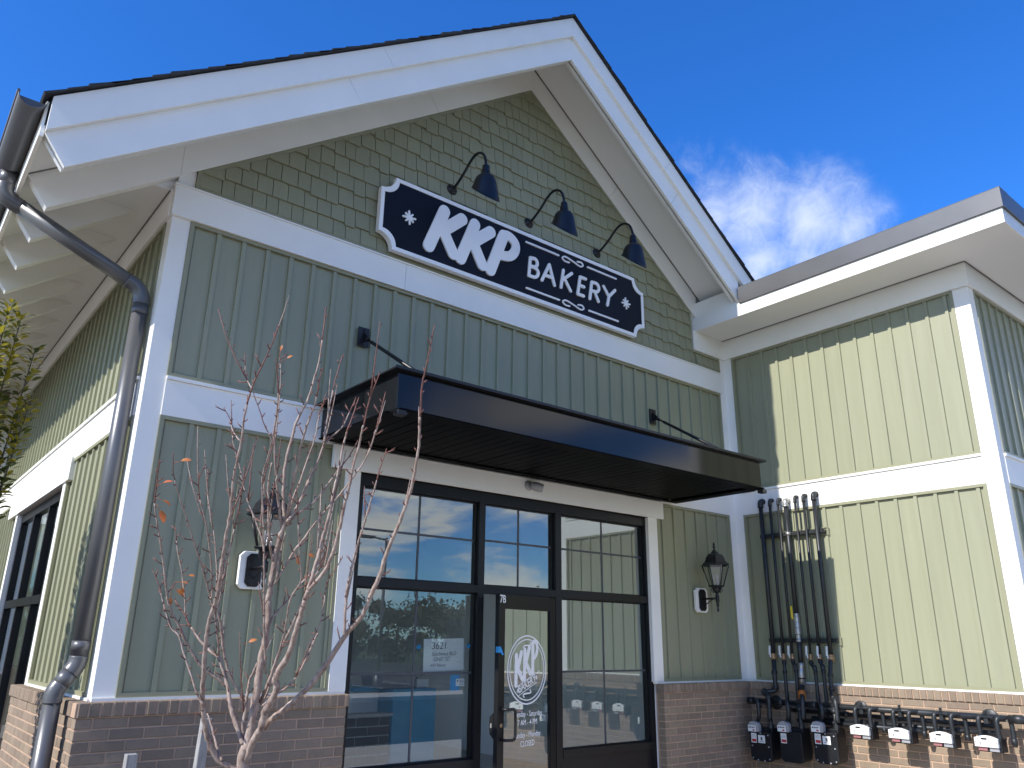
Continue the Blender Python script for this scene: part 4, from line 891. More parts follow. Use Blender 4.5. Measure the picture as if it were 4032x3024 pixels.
def yz_prism(mb, poly, x0, x1): mb.prism(poly, 'x', x0, x1)
def rounded(y0, y1, z0, z1, rb, rt=0.012, n=6):
    p = []
    for cy, cz, a0, r in ((y1-rt, z1-rt, 0, rt), (y0+rt, z1-rt, 90, rt), (y0+rb, z0+rb, 180, rb), (y1-rb, z0+rb, 270, rb)):
        for k in range(n+1): a = R_(a0+90*k/n); p.append((cy+r*math.cos(a), cz+r*math.sin(a)))
    return p
BIG = [(-0.245, -0.805, 'large black gas meter nearest the inner corner', True), (-0.612, -0.778, 'large black gas meter in the middle of three, with one sticker', False), (-1.005, -0.748, 'large black gas meter next to the white faced meters', True)]
for yl, zb0, lab, two in BIG:
    m = thing('large_gas_meter', lab, 'gas meter', (6.72, yl-0.13, zb0), 'large black gas meters'); yr = yl-0.262; zt0 = zb0+0.295
    b = MB(); yz_prism(b, rounded(yr, yl, zb0, zt0, 0.055), 6.600, 6.660); b.build('front_cover', METERB, m, 0.006, fix=True)
    b = MB(); yz_prism(b, rounded(yr+0.012, yl-0.012, zb0+0.010, zt0+0.035, 0.05), 6.6605, 6.80); b.build('case', METERB, m, 0.008, fix=True)
    b = MB(); b.lathe([(0.0, 0.07), (0.085, 0.065), (0.105, 0.04), (0.11, 0.0)], (6.80, yl-0.131, zb0+0.125), (1, 0, 0), 20); b.build('diaphragm_cover', METERB, m)
    for k, (ty, tz) in enumerate([(0.03, 0.03), (0.232, 0.03), (0.03, 0.15), (0.232, 0.15), (0.09, 0.012), (0.172, 0.012), (0.232, 0.265), (0.14, 0.28)]):
        b = MB(); b.lathe([(0.0, 0.007), (0.007, 0.007), (0.008, 0.0)], (6.5995, yl-ty, zb0+tz), (-1, 0, 0), 6); b.build('bolt', METERG if two else METERB, m)
    zi = zt0 + 0.045
    b = MB(); yz_prism(b, [(yl-0.004, zi-0.05), (yl-0.004, zi+0.025), (yl-0.02, zi+0.045), (yl-0.06, zi+0.055), (yl-0.11, zi+0.042), (yl-0.125, zi+0.02), (yl-0.125, zi-0.05)], 6.585, 6.65); b.build('index_housing', CLEARG, m, 0.005, fix=True)
    b = MB(); b.box(6.578, 6.5845, yl-0.098, yl-0.002, zi-0.048, zi+0.014); d = b.build('dial_plate', METERW, m)
    for k in range(4):
        b = MB(); b.lathe([(0.0, 0.0015), (0.0072, 0.0015), (0.0072, 0.0)], (6.5778, yl-0.020-0.020*k, zi-0.006), (-1, 0, 0), 10); b.build('dial', BLACK_PAINT, d)
    b = MB(); b.box(6.5765, 6.5778, yl-0.085, yl-0.060, zi-0.040, zi-0.026); b.build('red_mark', RED, d)
    b = MB(); b.box(6.5975, 6.5997, yl-0.088, yl-0.022, zt0-0.115, zt0-0.020); l1 = b.build('sticker', METERW, m)
    b = MB(); b.box(6.5965, 6.5973, yl-0.084, yl-0.030, zt0-0.106, zt0-0.078); b.build('sticker_print', RED, l1)
    b = MB()
    for k in range(3): b.box(6.5965, 6.5973, yl-0.080, yl-0.030, zt0-0.062+k*0.012, zt0-0.058+k*0.012)
    b.build('sticker_text', METERG, l1)
    if two:
        b = MB(); b.box(6.5975, 6.5997, yl-0.192, yl-0.108, zt0-0.112, zt0-0.035); l2 = b.build('sticker', METERW, m); b = MB(); b.box(6.5963, 6.5972, yl-0.162, yl-0.140, zt0-0.085, zt0-0.052); b.build('sticker_logo', INK, l2)
        b = MB(); b.box(6.5963, 6.5972, yl-0.178, yl-0.122, zt0-0.100, zt0-0.093); b.build('sticker_text', METERG, l2)
    yi, yo = yl-0.055, yl-0.217
    b = MB(); hose(b, [(6.72, yi, zt0+0.02), (6.72, yi, zt0+0.055), (6.70, yi+0.004, zt0+0.09), (6.69, yi-0.022, zt0+0.135), (6.68, yi-0.032, zt0+0.17), (6.68, yi-0.032, -0.25), (6.685, yi-0.02, -0.205), (6.71, yi+0.02, -0.200), (6.725, yi+0.055, -0.205)], 0.0215, 14)
    for zz in (zt0+0.05, -0.262): b.tube([(6.70 if zz > -0.3 else 6.72, yi-(0.03 if zz > -0.3 else 0), zz-0.015), (6.70 if zz > -0.3 else 6.72, yi-(0.03 if zz > -0.3 else 0), zz+0.015)], 0.031, 8, smooth=False)
    b.tube([(6.69, yi+0.075, -0.205), (6.69, yi+0.035, -0.205)], 0.032, 12); b.build('inlet_pipe', BLACK_IRON, m)
    b = MB(); b.tube([(6.70, yo, zt0+0.02), (6.695, yo, zt0+0.06), (6.685, yo, -0.215)], 0.021, 14); b.tube([(6.70, yo, zt0+0.035), (6.70, yo, zt0+0.07)], 0.033, 8, smooth=False); b.tube([(6.685, yo, -0.27), (6.685, yo, -0.24)], 0.030, 10); b.obox((6.69, (yi+yo)/2-0.01, -0.232), (0.022, 0.135, 0.016), Matrix.Identity(3)); b.build('outlet_pipe', BLACK_IRON, m)
ORD = ['first of four white faced gas meters, next to the large black meter', 'second of four white faced gas meters from the large black ones', 'third of four white faced gas meters from the large black ones', 'last of four white faced gas meters, nearest the wing corner']
for k in range(4):
    yl = -1.425 - 0.3815*k; yr = yl-0.19; zt0 = -0.368; zz0 = -0.443
    m = thing('small_gas_meter', ORD[k], 'gas meter', (6.66, yl-0.095, -0.49), 'white faced gas meters')
    top = [(yr + 0.19*t, zt0 - 0.004 + 0.022*math.sin(math.pi*t)) for t in [i/10 for i in range(11)]]
    b = MB(); yz_prism(b, top + [(yl, zz0), (yr, zz0)], 6.588, 6.622); c = b.build('white_cover', METERW, m, 0.003, fix=True)
    b = MB(); b.box(6.5865, 6.5875, yl-0.105, yl-0.058, -0.384, -0.370); b.build('display', BLACK_PAINT, c)
    for yy in (yl-0.008, yr+0.012):
        b = MB(); b.box(6.5865, 6.5875, yy-0.004, yy+0.002, -0.409, -0.400); b.build('red_mark', RED, c)
    b = MB(); b.lathe([(0.0, 0.002), (0.009, 0.002), (0.010, 0.0)], (6.588, yl-0.128, -0.383), (-1, 0, 0), 12); b.build('button', METERW, c)
    b = MB(); b.box(6.5868, 6.5876, yl-0.150, yl-0.085, -0.430, -0.424); b.box(6.5868, 6.5876, yl-0.055, yl-0.040, -0.428, -0.402); b.build('print', CLEARG, c)
    b = MB(); b.box(6.622, 6.745, yr-0.018, yl-0.006, -0.485, -0.375); b.build('case', METERB, m, 0.008)
    b = MB(); b.box(6.608, 6.6215, yr+0.098, yl-0.018, -0.474, -0.444); b.build('red_label', mat('faded_red', (0.30, 0.13, 0.13), 0.4), m)
    b = MB(); b.box(6.608, 6.6215, yr+0.004, yr+0.080, -0.476, -0.444); b.build('grey_label', METERG, m)
    b = MB(); ya = yl-0.030; hose(b, [(6.67, ya, -0.375), (6.665, ya, -0.30), (6.665, ya, -0.245), (6.675, ya-0.006, -0.212), (6.71, ya-0.03, -0.202), (6.745, ya-0.05, -0.205)], 0.0205, 14); b.tube([(6.67, ya, -0.372), (6.67, ya, -0.345)], 0.027, 8, smooth=False); b.build('inlet_pipe', BLACK_IRON, m)
    b = MB(); yb = yl-0.178; hose(b, [(6.67, yb, -0.375), (6.665, yb, -0.30), (6.665, yb, -0.245), (6.675, yb-0.008, -0.212), (6.70, yb-0.03, -0.203), (6.74, yb-0.06, -0.206), (6.765, yb-0.075, -0.23), (6.77, yb-0.08, -0.28), (6.77, yb-0.08, -0.40 - 0.04*(k % 2))], 0.0205, 14); b.tube([(6.67, yb, -0.372), (6.67, yb, -0.345)], 0.027, 8, smooth=False); b.tube([(6.77, yb-0.08, -0.37), (6.77, yb-0.08, -0.42)], 0.026, 10); b.build('outlet_pipe', BLACK_IRON, m)
    b = MB(); b.obox((6.675, (ya+yb)/2, -0.204), (0.03, 0.10, 0.008), Matrix.Identity(3)); b.obox((6.70, ya-0.06, -0.235), (0.05, 0.035, 0.05), Matrix.Identity(3)); b.tube([(6.715, ya-0.045, -0.18), (6.715, ya-0.045, -0.155)], 0.014, 6, smooth=False); b.build('meter_bar', BLACK_IRON, m)

# ------------------------------------------------------------------ bare young tree and its stakes
TREE = [
[(0.318,-1.809,-0.324,0.0324),(0.305,-1.828,-0.255,0.0297),(0.283,-1.848,-0.167,0.0263),(0.286,-1.874,-0.111,0.024)],
[(0.29,-1.87,-0.129,0.0204),(0.285,-1.9,-0.001,0.0193),(0.283,-1.923,0.092,0.0185),(0.278,-1.945,0.185,0.0177),(0.274,-1.966,0.278,0.0168),(0.274,-1.988,0.358,0.0161),(0.269,-2.007,0.443,0.0154),(0.256,-2.022,0.533,0.0146),(0.252,-2.022,0.545,0.0145),(0.252,-2.035,0.595,0.0141),(0.245,-2.063,0.719,0.013),(0.246,-2.092,0.82,0.0121),(0.252,-2.113,0.88,0.0115),(0.251,-2.124,0.921,0.0112)],
[(0.252,-2.122,0.916,0.0093),(0.237,-2.126,0.997,0.0088),(0.226,-2.132,1.07,0.0084),(0.226,-2.132,1.07,0.0084),(0.216,-2.149,1.2,0.0076),(0.225,-2.183,1.342,0.0067),(0.231,-2.202,1.412,0.0062),(0.256,-2.239,1.503,0.0056),(0.267,-2.268,1.606,0.0049),(0.275,-2.292,1.699,0.0043),(0.271,-2.32,1.847,0.0034),(0.266,-2.333,1.93,0.0029),(0.262,-2.34,1.977,0.0026)],
[(0.249,-2.107,0.886,0.0074),(0.227,-2.125,0.928,0.0071),(0.2,-2.154,0.99,0.0067),(0.159,-2.199,1.083,0.006),(0.154,-2.216,1.108,0.0058),(0.135,-2.228,1.14,0.0056),(0.095,-2.284,1.245,0.0048),(0.077,-2.305,1.286,0.0045),(0.06,-2.356,1.362,0.004),(0.033,-2.415,1.456,0.0033),(0.003,-2.455,1.529,0.0028),(-0.023,-2.485,1.587,0.0023)],
[(0.253,-2.109,0.881,0.0074),(0.27,-2.115,0.908,0.0072),(0.308,-2.13,0.952,0.0067),(0.379,-2.159,1.021,0.0058),(0.404,-2.17,1.056,0.0054),(0.404,-2.17,1.055,0.0054),(0.472,-2.2,1.18,0.0042),(0.519,-2.222,1.262,0.0034),(0.553,-2.238,1.344,0.0026)],
[(0.255,-2.119,0.901,0.0074),(0.244,-2.178,0.992,0.0068),(0.229,-2.216,1.059,0.0063),(0.229,-2.216,1.058,0.0063),(0.214,-2.294,1.175,0.0054),(0.199,-2.371,1.29,0.0045),(0.195,-2.421,1.358,0.004),(0.193,-2.48,1.435,0.0034),(0.177,-2.529,1.515,0.0028),(0.172,-2.567,1.567,0.0024)],
[(0.26,-2.125,0.906,0.0062),(0.27,-2.168,1.044,0.0053),(0.277,-2.18,1.07,0.0052),(0.277,-2.18,1.07,0.0052),(0.289,-2.216,1.173,0.0045),(0.304,-2.263,1.313,0.0036),(0.303,-2.284,1.397,0.0031),(0.305,-2.302,1.46,0.0027),(0.314,-2.328,1.534,0.0023)],
[(0.255,-2.149,0.908,0.0074),(0.289,-2.167,0.983,0.007),(0.309,-2.178,1.048,0.0066),(0.309,-2.178,1.047,0.0066),(0.344,-2.198,1.167,0.0059),(0.375,-2.217,1.295,0.0052),(0.378,-2.218,1.379,0.0048),(0.385,-2.222,1.476,0.0043),(0.395,-2.229,1.592,0.0037),(0.406,-2.238,1.686,0.0032),(0.422,-2.25,1.781,0.0027)],
[(0.378,-2.211,1.297,0.0045),(0.406,-2.217,1.339,0.0041),(0.459,-2.232,1.402,0.0036),(0.488,-2.236,1.47,0.0031),(0.521,-2.24,1.569,0.0024)],
[(0.295,-1.85,-0.185,0.018),(0.295,-1.923,-0.089,0.017),(0.301,-1.984,-0.018,0.0163),(0.294,-2.025,0.043,0.0157),(0.3,-2.082,0.109,0.015),(0.298,-2.12,0.16,0.0145),(0.281,-2.13,0.192,0.0142),(0.283,-2.161,0.228,0.0138),(0.291,-2.226,0.301,0.013),(0.286,-2.285,0.382,0.0122),(0.278,-2.348,0.471,0.0113),(0.27,-2.393,0.536,0.0107),(0.269,-2.398,0.543,0.0106),(0.268,-2.426,0.579,0.0102)],
[(0.268,-2.426,0.579,0.0091),(0.289,-2.471,0.625,0.0087),(0.306,-2.52,0.684,0.0081),(0.308,-2.571,0.769,0.0075),(0.303,-2.608,0.841,0.0069),(0.295,-2.657,0.938,0.0062),(0.293,-2.681,0.983,0.0059),(0.293,-2.681,0.983,0.0059),(0.282,-2.733,1.089,0.0051),(0.277,-2.779,1.176,0.0045),(0.271,-2.809,1.237,0.004),(0.267,-2.836,1.289,0.0036),(0.261,-2.881,1.376,0.003),(0.266,-2.943,1.474,0.0022)],
[(0.266,-2.424,0.579,0.0091),(0.278,-2.442,0.659,0.0085),(0.288,-2.459,0.743,0.0078),(0.297,-2.476,0.839,0.0071),(0.308,-2.497,0.945,0.0063),(0.308,-2.505,1.009,0.0058),(0.308,-2.505,1.009,0.0058),(0.316,-2.524,1.112,0.005),(0.32,-2.54,1.212,0.0043),(0.327,-2.556,1.292,0.0036),(0.342,-2.578,1.379,0.003),(0.352,-2.595,1.451,0.0024)],
[(0.329,-1.945,-0.027,0.015),(0.349,-1.993,0.012,0.0146),(0.381,-2.06,0.06,0.0141),(0.41,-2.13,0.117,0.0135),(0.431,-2.185,0.164,0.0131),(0.445,-2.225,0.202,0.0127),(0.462,-2.296,0.278,0.0121),(0.482,-2.395,0.386,0.0112),(0.496,-2.435,0.424,0.0109),(0.51,-2.483,0.47,0.0105),(0.513,-2.544,0.549,0.0099),(0.516,-2.613,0.64,0.0092),(0.508,-2.672,0.73,0.0086),(0.508,-2.745,0.828,0.0078),(0.508,-2.807,0.911,0.0072),(0.498,-2.876,1.015,0.0065),(0.486,-2.92,1.089,0.0059),(0.467,-2.967,1.173,0.0053),(0.441,-3.007,1.257,0.0048),(0.423,-3.039,1.319,0.0043),(0.398,-3.079,1.401,0.0038),(0.386,-3.116,1.462,0.0033),(0.375,-3.161,1.534,0.0028),(0.356,-3.218,1.629,0.0021)],
[(0.436,-2.48,0.386,0.0063),(0.421,-2.497,0.468,0.0059),(0.407,-2.525,0.582,0.0054),(0.404,-2.563,0.697,0.0048),(0.407,-2.601,0.799,0.0043),(0.413,-2.636,0.882,0.0039),(0.417,-2.667,0.961,0.0036),(0.42,-2.698,1.045,0.0032),(0.423,-2.678,1,0.003),(0.423,-2.698,1.056,0.0027),(0.426,-2.723,1.121,0.0024),(0.432,-2.751,1.187,0.0021)],
[(0.27,-1.863,-0.106,0.012),(0.247,-1.838,-0.04,0.0112),(0.222,-1.814,0.027,0.0104),(0.205,-1.796,0.096,0.0095),(0.193,-1.784,0.152,0.0089),(0.166,-1.758,0.236,0.0079),(0.15,-1.744,0.278,0.0073),(0.123,-1.713,0.302,0.0068),(0.085,-1.673,0.345,0.0061),(0.059,-1.647,0.383,0.0055),(0.027,-1.616,0.432,0.0048),(0.001,-1.592,0.486,0.0041),(-0.041,-1.552,0.55,0.0032)],
[(0.204,-1.754,0.145,0.0074),(0.147,-1.744,0.188,0.0071),(0.102,-1.733,0.217,0.0069),(0.052,-1.729,0.264,0.0066),(-0.022,-1.738,0.358,0.0061),(-0.064,-1.751,0.424,0.0057),(-0.102,-1.757,0.474,0.0055),(-0.14,-1.773,0.539,0.0052),(-0.146,-1.78,0.557,0.0051),(-0.173,-1.807,0.626,0.0047),(-0.209,-1.843,0.719,0.0043),(-0.25,-1.881,0.819,0.0038),(-0.279,-1.905,0.886,0.0035),(-0.307,-1.935,0.961,0.0032),(-0.319,-1.964,1.016,0.0029),(-0.333,-2.008,1.093,0.0026),(-0.341,-2.035,1.14,0.0023)],
[(-0.002,-1.621,0.48,0.0038),(-0.014,-1.619,0.554,0.0035),(-0.015,-1.619,0.564,0.0035),(-0.042,-1.61,0.679,0.003),(-0.069,-1.598,0.769,0.0026),(-0.086,-1.591,0.837,0.0024),(-0.099,-1.589,0.906,0.0021)],
[(0.3,-1.83,-0.241,0.0132),(0.23,-1.806,-0.203,0.0128),(0.186,-1.795,-0.174,0.0125),(0.142,-1.8,-0.113,0.0121),(0.101,-1.819,-0.034,0.0117),(0.071,-1.848,0.049,0.0112),(0.039,-1.883,0.141,0.0107),(0.021,-1.928,0.233,0.0102),(0.004,-1.959,0.301,0.0098),(-0.015,-2.009,0.4,0.0093),(-0.021,-2.048,0.467,0.0089),(-0.022,-2.093,0.534,0.0085),(-0.026,-2.113,0.57,0.0083),(-0.039,-2.155,0.648,0.0078),(-0.054,-2.208,0.745,0.0073),(-0.068,-2.248,0.822,0.0069),(-0.075,-2.288,0.891,0.0065),(-0.097,-2.339,0.993,0.0059),(-0.111,-2.383,1.075,0.0055),(-0.12,-2.433,1.16,0.005),(-0.126,-2.456,1.2,0.0047),(-0.143,-2.504,1.292,0.0042),(-0.149,-2.542,1.353,0.0039),(-0.15,-2.586,1.418,0.0035),(-0.145,-2.629,1.471,0.0032),(-0.139,-2.671,1.524,0.0029),(-0.135,-2.714,1.581,0.0025),(-0.134,-2.755,1.636,0.0022)],
[(0.199,-1.815,-0.177,0.0072),(0.183,-1.787,-0.131,0.0063),(0.167,-1.755,-0.07,0.0053),(0.151,-1.722,-0.008,0.0042),(0.14,-1.704,0.023,0.0037)],
[(0.046,-1.896,0.08,0.0053),(0.022,-1.879,0.119,0.005),(-0.022,-1.852,0.231,0.0044),(-0.055,-1.833,0.312,0.004),(-0.079,-1.819,0.376,0.0036),(-0.109,-1.794,0.408,0.0034),(-0.136,-1.778,0.468,0.0031),(-0.161,-1.765,0.538,0.0027),(-0.171,-1.76,0.569,0.0025),(-0.184,-1.754,0.607,0.0023),(-0.216,-1.734,0.674,0.0019)],
[(0.271,-1.815,0.097,0.0074),(0.223,-1.799,0.152,0.0071),(0.185,-1.796,0.218,0.0067),(0.152,-1.803,0.294,0.0064),(0.128,-1.815,0.37,0.006),(0.105,-1.827,0.441,0.0057),(0.081,-1.834,0.503,0.0054),(0.081,-1.854,0.55,0.0051),(0.079,-1.858,0.564,0.0051),(0.071,-1.881,0.632,0.0047),(0.068,-1.911,0.708,0.0044),(0.066,-1.948,0.797,0.0039),(0.063,-1.978,0.874,0.0036),(0.06,-2.015,0.967,0.0031),(0.053,-2.043,1.044,0.0028),(0.039,-2.08,1.158,0.0022)],
[(0.154,-1.732,0.283,0.0056),(0.115,-1.772,0.394,0.0052),(0.083,-1.802,0.479,0.0048),(0.047,-1.82,0.55,0.0045),(0.048,-1.832,0.568,0.0044),(0.004,-1.89,0.709,0.0038),(-0.035,-1.926,0.812,0.0034),(-0.073,-1.956,0.902,0.003),(-0.118,-1.982,0.995,0.0026),(-0.147,-2.011,1.075,0.0022),(-0.143,-2.061,1.143,0.0019)],
[(0.077,-1.82,0.479,0.0043),(0.067,-1.817,0.63,0.0038),(0.06,-1.813,0.696,0.0036),(0.032,-1.797,0.852,0.0031),(0.006,-1.78,0.952,0.0028),(-0.017,-1.766,1.058,0.0025),(-0.031,-1.763,1.184,0.0021)],
[(0.053,-1.805,0.551,0.005),(0.047,-1.81,0.56,0.0049),(-0.037,-1.889,0.694,0.0042),(-0.101,-1.941,0.784,0.0037),(-0.17,-2.004,0.887,0.0032),(-0.241,-2.065,0.986,0.0027),(-0.294,-2.12,1.069,0.0022),(-0.327,-2.185,1.146,0.0018)],
[(0.28,-1.848,-0.095,0.0097),(0.267,-1.846,-0.027,0.0088),(0.267,-1.857,0.065,0.0076),(0.265,-1.865,0.135,0.0066),(0.265,-1.871,0.182,0.006),(0.275,-1.882,0.21,0.0056),(0.285,-1.895,0.258,0.0049)],
[(0.314,-1.911,0.081,0.0079),(0.317,-1.987,0.186,0.0072),(0.314,-2.052,0.28,0.0065),(0.319,-2.123,0.373,0.0058),(0.325,-2.184,0.452,0.0053),(0.328,-2.256,0.548,0.0046),(0.336,-2.327,0.635,0.0039),(0.344,-2.385,0.705,0.0034),(0.345,-2.436,0.774,0.0029)],
[(0.305,-1.96,0.212,0.0055),(0.255,-2.021,0.372,0.005),(0.201,-2.096,0.557,0.0045),(0.192,-2.109,0.589,0.0044),(0.165,-2.148,0.683,0.0041),(0.123,-2.204,0.824,0.0037),(0.079,-2.259,0.963,0.0033),(0.05,-2.295,1.054,0.003),(0.042,-2.318,1.099,0.0029),(0.038,-2.379,1.196,0.0026),(0.029,-2.399,1.238,0.0024),(-0.011,-2.406,1.294,0.0022),(-0.05,-2.419,1.362,0.002),(-0.088,-2.43,1.422,0.0018)],
[(0.261,-2.057,0.619,0.0061),(0.313,-2.126,0.771,0.0055),(0.335,-2.151,0.817,0.0053),(0.393,-2.218,0.941,0.0048),(0.453,-2.282,1.047,0.0043),(0.453,-2.282,1.047,0.0043),(0.505,-2.343,1.157,0.0038),(0.539,-2.387,1.253,0.0034),(0.552,-2.423,1.37,0.003),(0.558,-2.445,1.45,0.0027),(0.565,-2.473,1.552,0.0023)],
[(0.274,-2.021,0.447,0.0055),(0.306,-2.024,0.497,0.0051),(0.356,-2.032,0.559,0.0045),(0.397,-2.037,0.622,0.004),(0.435,-2.045,0.666,0.0036),(0.492,-2.057,0.737,0.003),(0.525,-2.059,0.82,0.0023)],
[(0.316,-1.922,0.072,0.0055),(0.319,-1.982,0.139,0.0052),(0.309,-2.053,0.234,0.0048),(0.286,-2.169,0.396,0.0042),(0.257,-2.267,0.54,0.0036),(0.262,-2.351,0.629,0.0032),(0.206,-2.42,0.764,0.0027),(0.136,-2.514,0.938,0.002),(0.111,-2.545,0.997,0.0018)],
[(0.304,-1.965,0.066,0.006),(0.341,-1.985,0.112,0.0058),(0.378,-2.003,0.134,0.0056),(0.416,-2.025,0.176,0.0053),(0.448,-2.045,0.237,0.005),(0.474,-2.062,0.318,0.0047),(0.499,-2.079,0.395,0.0043),(0.494,-2.016,0.331,0.004),(0.525,-2.038,0.432,0.0036),(0.534,-2.047,0.53,0.0031),(0.539,-2.053,0.634,0.0027),(0.561,-2.069,0.693,0.0024),(0.593,-2.092,0.769,0.0021)],
[(0.249,-2.061,0.715,0.0062),(0.221,-2.085,0.752,0.0057),(0.178,-2.14,0.825,0.0049),(0.134,-2.225,0.923,0.0037),(0.11,-2.289,0.987,0.003),(0.09,-2.344,1.042,0.0023)],
[(0.186,-2.088,0.739,0.0049),(0.164,-2.083,0.829,0.0045),(0.144,-2.073,0.874,0.0043),(0.126,-2.065,0.924,0.0041),(0.124,-2.063,0.924,0.0041),(0.089,-2.045,1.003,0.0038),(0.055,-2.031,1.1,0.0034),(0.036,-2.026,1.166,0.0031),(-0.004,-2.01,1.279,0.0026),(-0.014,-2.009,1.323,0.0025),(-0.032,-2.006,1.396,0.0022),(-0.065,-1.987,1.456,0.0019)],
[(0.264,-2.07,0.644,0.0049),(0.258,-2.095,0.743,0.0044),(0.258,-2.123,0.833,0.0039),(0.262,-2.133,0.859,0.0037)],
[(-0.14,-2.555,1.402,0.0033),(-0.152,-2.537,1.43,0.003),(-0.163,-2.521,1.466,0.0027),(-0.167,-2.51,1.502,0.0024),(-0.172,-2.494,1.575,0.0017)],
[(-0.126,-2.437,1.196,0.0034),(-0.132,-2.342,1.264,0.0024),(-0.127,-2.286,1.32,0.0018)],
[(0.129,-2.203,1.274,0.0037),(0.121,-2.218,1.474,0.0029),(0.11,-2.225,1.613,0.0023),(0.095,-2.225,1.707,0.0019)],
[(0.118,-2.218,1.17,0.0037),(0.133,-2.166,1.068,0.0044),(0.158,-2.135,0.986,0.005),(0.185,-2.093,0.883,0.0057),(0.213,-2.077,0.821,0.0062)]]
tr = thing('young_tree', 'leafless young tree with many upright stems in front of the green wall', 'tree', (0.318, -1.815, G))
rt = random.Random(3)
trunk = MB(); first = TREE[0]
trunk.tube(smooth_path([(0.36, -1.80, G, 0.052), (0.35, -1.80, G+0.10, 0.042), (0.345, -1.80, G+0.5, 0.037)] + first, 4) and [p[:3] for p in smooth_path([(0.36, -1.80, G, 0.052), (0.35, -1.80, G+0.10, 0.042), (0.345, -1.80, G+0.5, 0.037)] + first, 4)],
           [p[3] for p in smooth_path([(0.36, -1.80, G, 0.052), (0.35, -1.80, G+0.10, 0.042), (0.345, -1.80, G+0.5, 0.037)] + first, 4)], 14)
trunk.build('trunk', BARK, tr)
tips = []
spur = MB()
for bi, br in enumerate(TREE[1:]):
    p = smooth_path(br, 4); L = len(p); pts = []; rad = []
    for i, q in enumerate(p):
        j = 0.14*q[3] + 0.0008
        pts.append((q[0]+rt.uniform(-j, j), q[1]+rt.uniform(-j, j), q[2]+rt.uniform(-j, j)*0.5)); rad.append(q[3]*rt.uniform(0.98, 1.14))
    cut = int(L*0.80) if br[-1][3] < 0.0035 else L-1
    m = MB(); m.tube(pts[:cut+1], rad[:cut+1], 8); m.build('branch', BARK, tr)
    if cut < L-1:
        m = MB(); m.tube(pts[cut:], [r*0.95 for r in rad[cut:]], 6); m.tube([pts[-1], (pts[-1][0]+0.002, pts[-1][1], pts[-1][2]+0.012)], [rad[-1]*1.25, 0.0006], 5); m.build('twig', TWIG, tr)
    # short spurs and buds all along
    total = 0.0
    for i in range(2, L-1):
        seg = (Vector(pts[i]) - Vector(pts[i-1])).length; total += seg
        if total > 0.030 and rad[i] < 0.0125:
            total = rt.uniform(-0.02, 0.01); t = (Vector(pts[min(i+1, L-1)]) - Vector(pts[i-1])).normalized()
            sd = Vector((rt.uniform(-1, 1), rt.uniform(-1, 1), rt.uniform(-0.2, 0.4))); sd = (sd - t*sd.dot(t)).normalized(); d = (t*0.75 + sd).normalized()
            ln = rt.choice((0.014, 0.018, 0.022, 0.028, 0.036, 0.055)); b0 = Vector(pts[i]) + sd*rad[i]*0.7; mid = b0 + d*ln*0.6; e = b0 + d*ln + Vector((0, 0, ln*0.15))
            spur.tube([b0, mid, e], [0.0030, 0.0028, 0.0010], 5)
            if ln > 0.03:
                for s in (-1, 1): spur.tube([mid, mid + (d + sd*0.8*s + t*0.3)*0.012], [0.0016, 0.0005], 4)
# long thin shoots rising from the stems
for bi, br in enumerate(TREE[2:]):
    p = smooth_path(br, 4); m = None
    for i in range(6, len(p)-4, 7):
        if p[i][3] > 0.0095 or rt.random() < 0.74: continue
        b0 = Vector(p[i][:3]); t = (Vector(p[i+1][:3]) - Vector(p[i-1][:3])).normalized(); sd = Vector((rt.uniform(-1, 1), rt.uniform(-1, 1), 0)); d = (t + sd*0.45 + Vector((0, 0, 0.25))).normalized(); ln = rt.uniform(0.10, 0.32)
        q = [b0, b0 + d*ln*0.35 + Vector((0, 0, 0.01)), b0 + d*ln*0.7 + Vector((0, 0, 0.03*ln/0.2)), b0 + d*ln + Vector((0, 0, 0.07*ln/0.2))]
        m = MB(); m.tube([tuple(v) for v in q], [0.0034, 0.0030, 0.0024, 0.0012], 6); m.build('shoot', TWIG if rt.random() < 0.45 else BARK, tr)
        for k in range(int(ln/0.028)):
            c = q[0].lerp(q[3], (k+0.7)/(ln/0.028)); s2 = Vector((rt.uniform(-1, 1), rt.uniform(-1, 1), 0.6)).normalized(); spur.tube([c, c + s2*rt.uniform(0.010, 0.020)], [0.0022, 0.0007], 4)
tag(spur.build('spur_twigs', TWIG, tr), kind='stuff')
def leaf(mb, p, d, n, L, W, curl=0.25):
    p = Vector(p); d = Vector(d).normalized(); n = Vector(n); s = d.cross(n).normalized(); n = s.cross(d)
    pts = []
    for t, wv in ((0, 0.0), (0.25, 0.8), (0.55, 1.0), (0.8, 0.62), (1.0, 0.0)):
        c = p + d*L*t - n*L*curl*t*t
        pts.append((c + s*W*wv/2 + n*W*0.18*wv, c, c - s*W*wv/2 + n*W*0.18*wv))
    vs = [v for q in pts for v in q]; fs = []
    for i in range(4):
        a = 3*i; fs += [(a, a+1, a+4, a+3), (a+1, a+2, a+5, a+4)]
    mb.add(vs, fs, True)
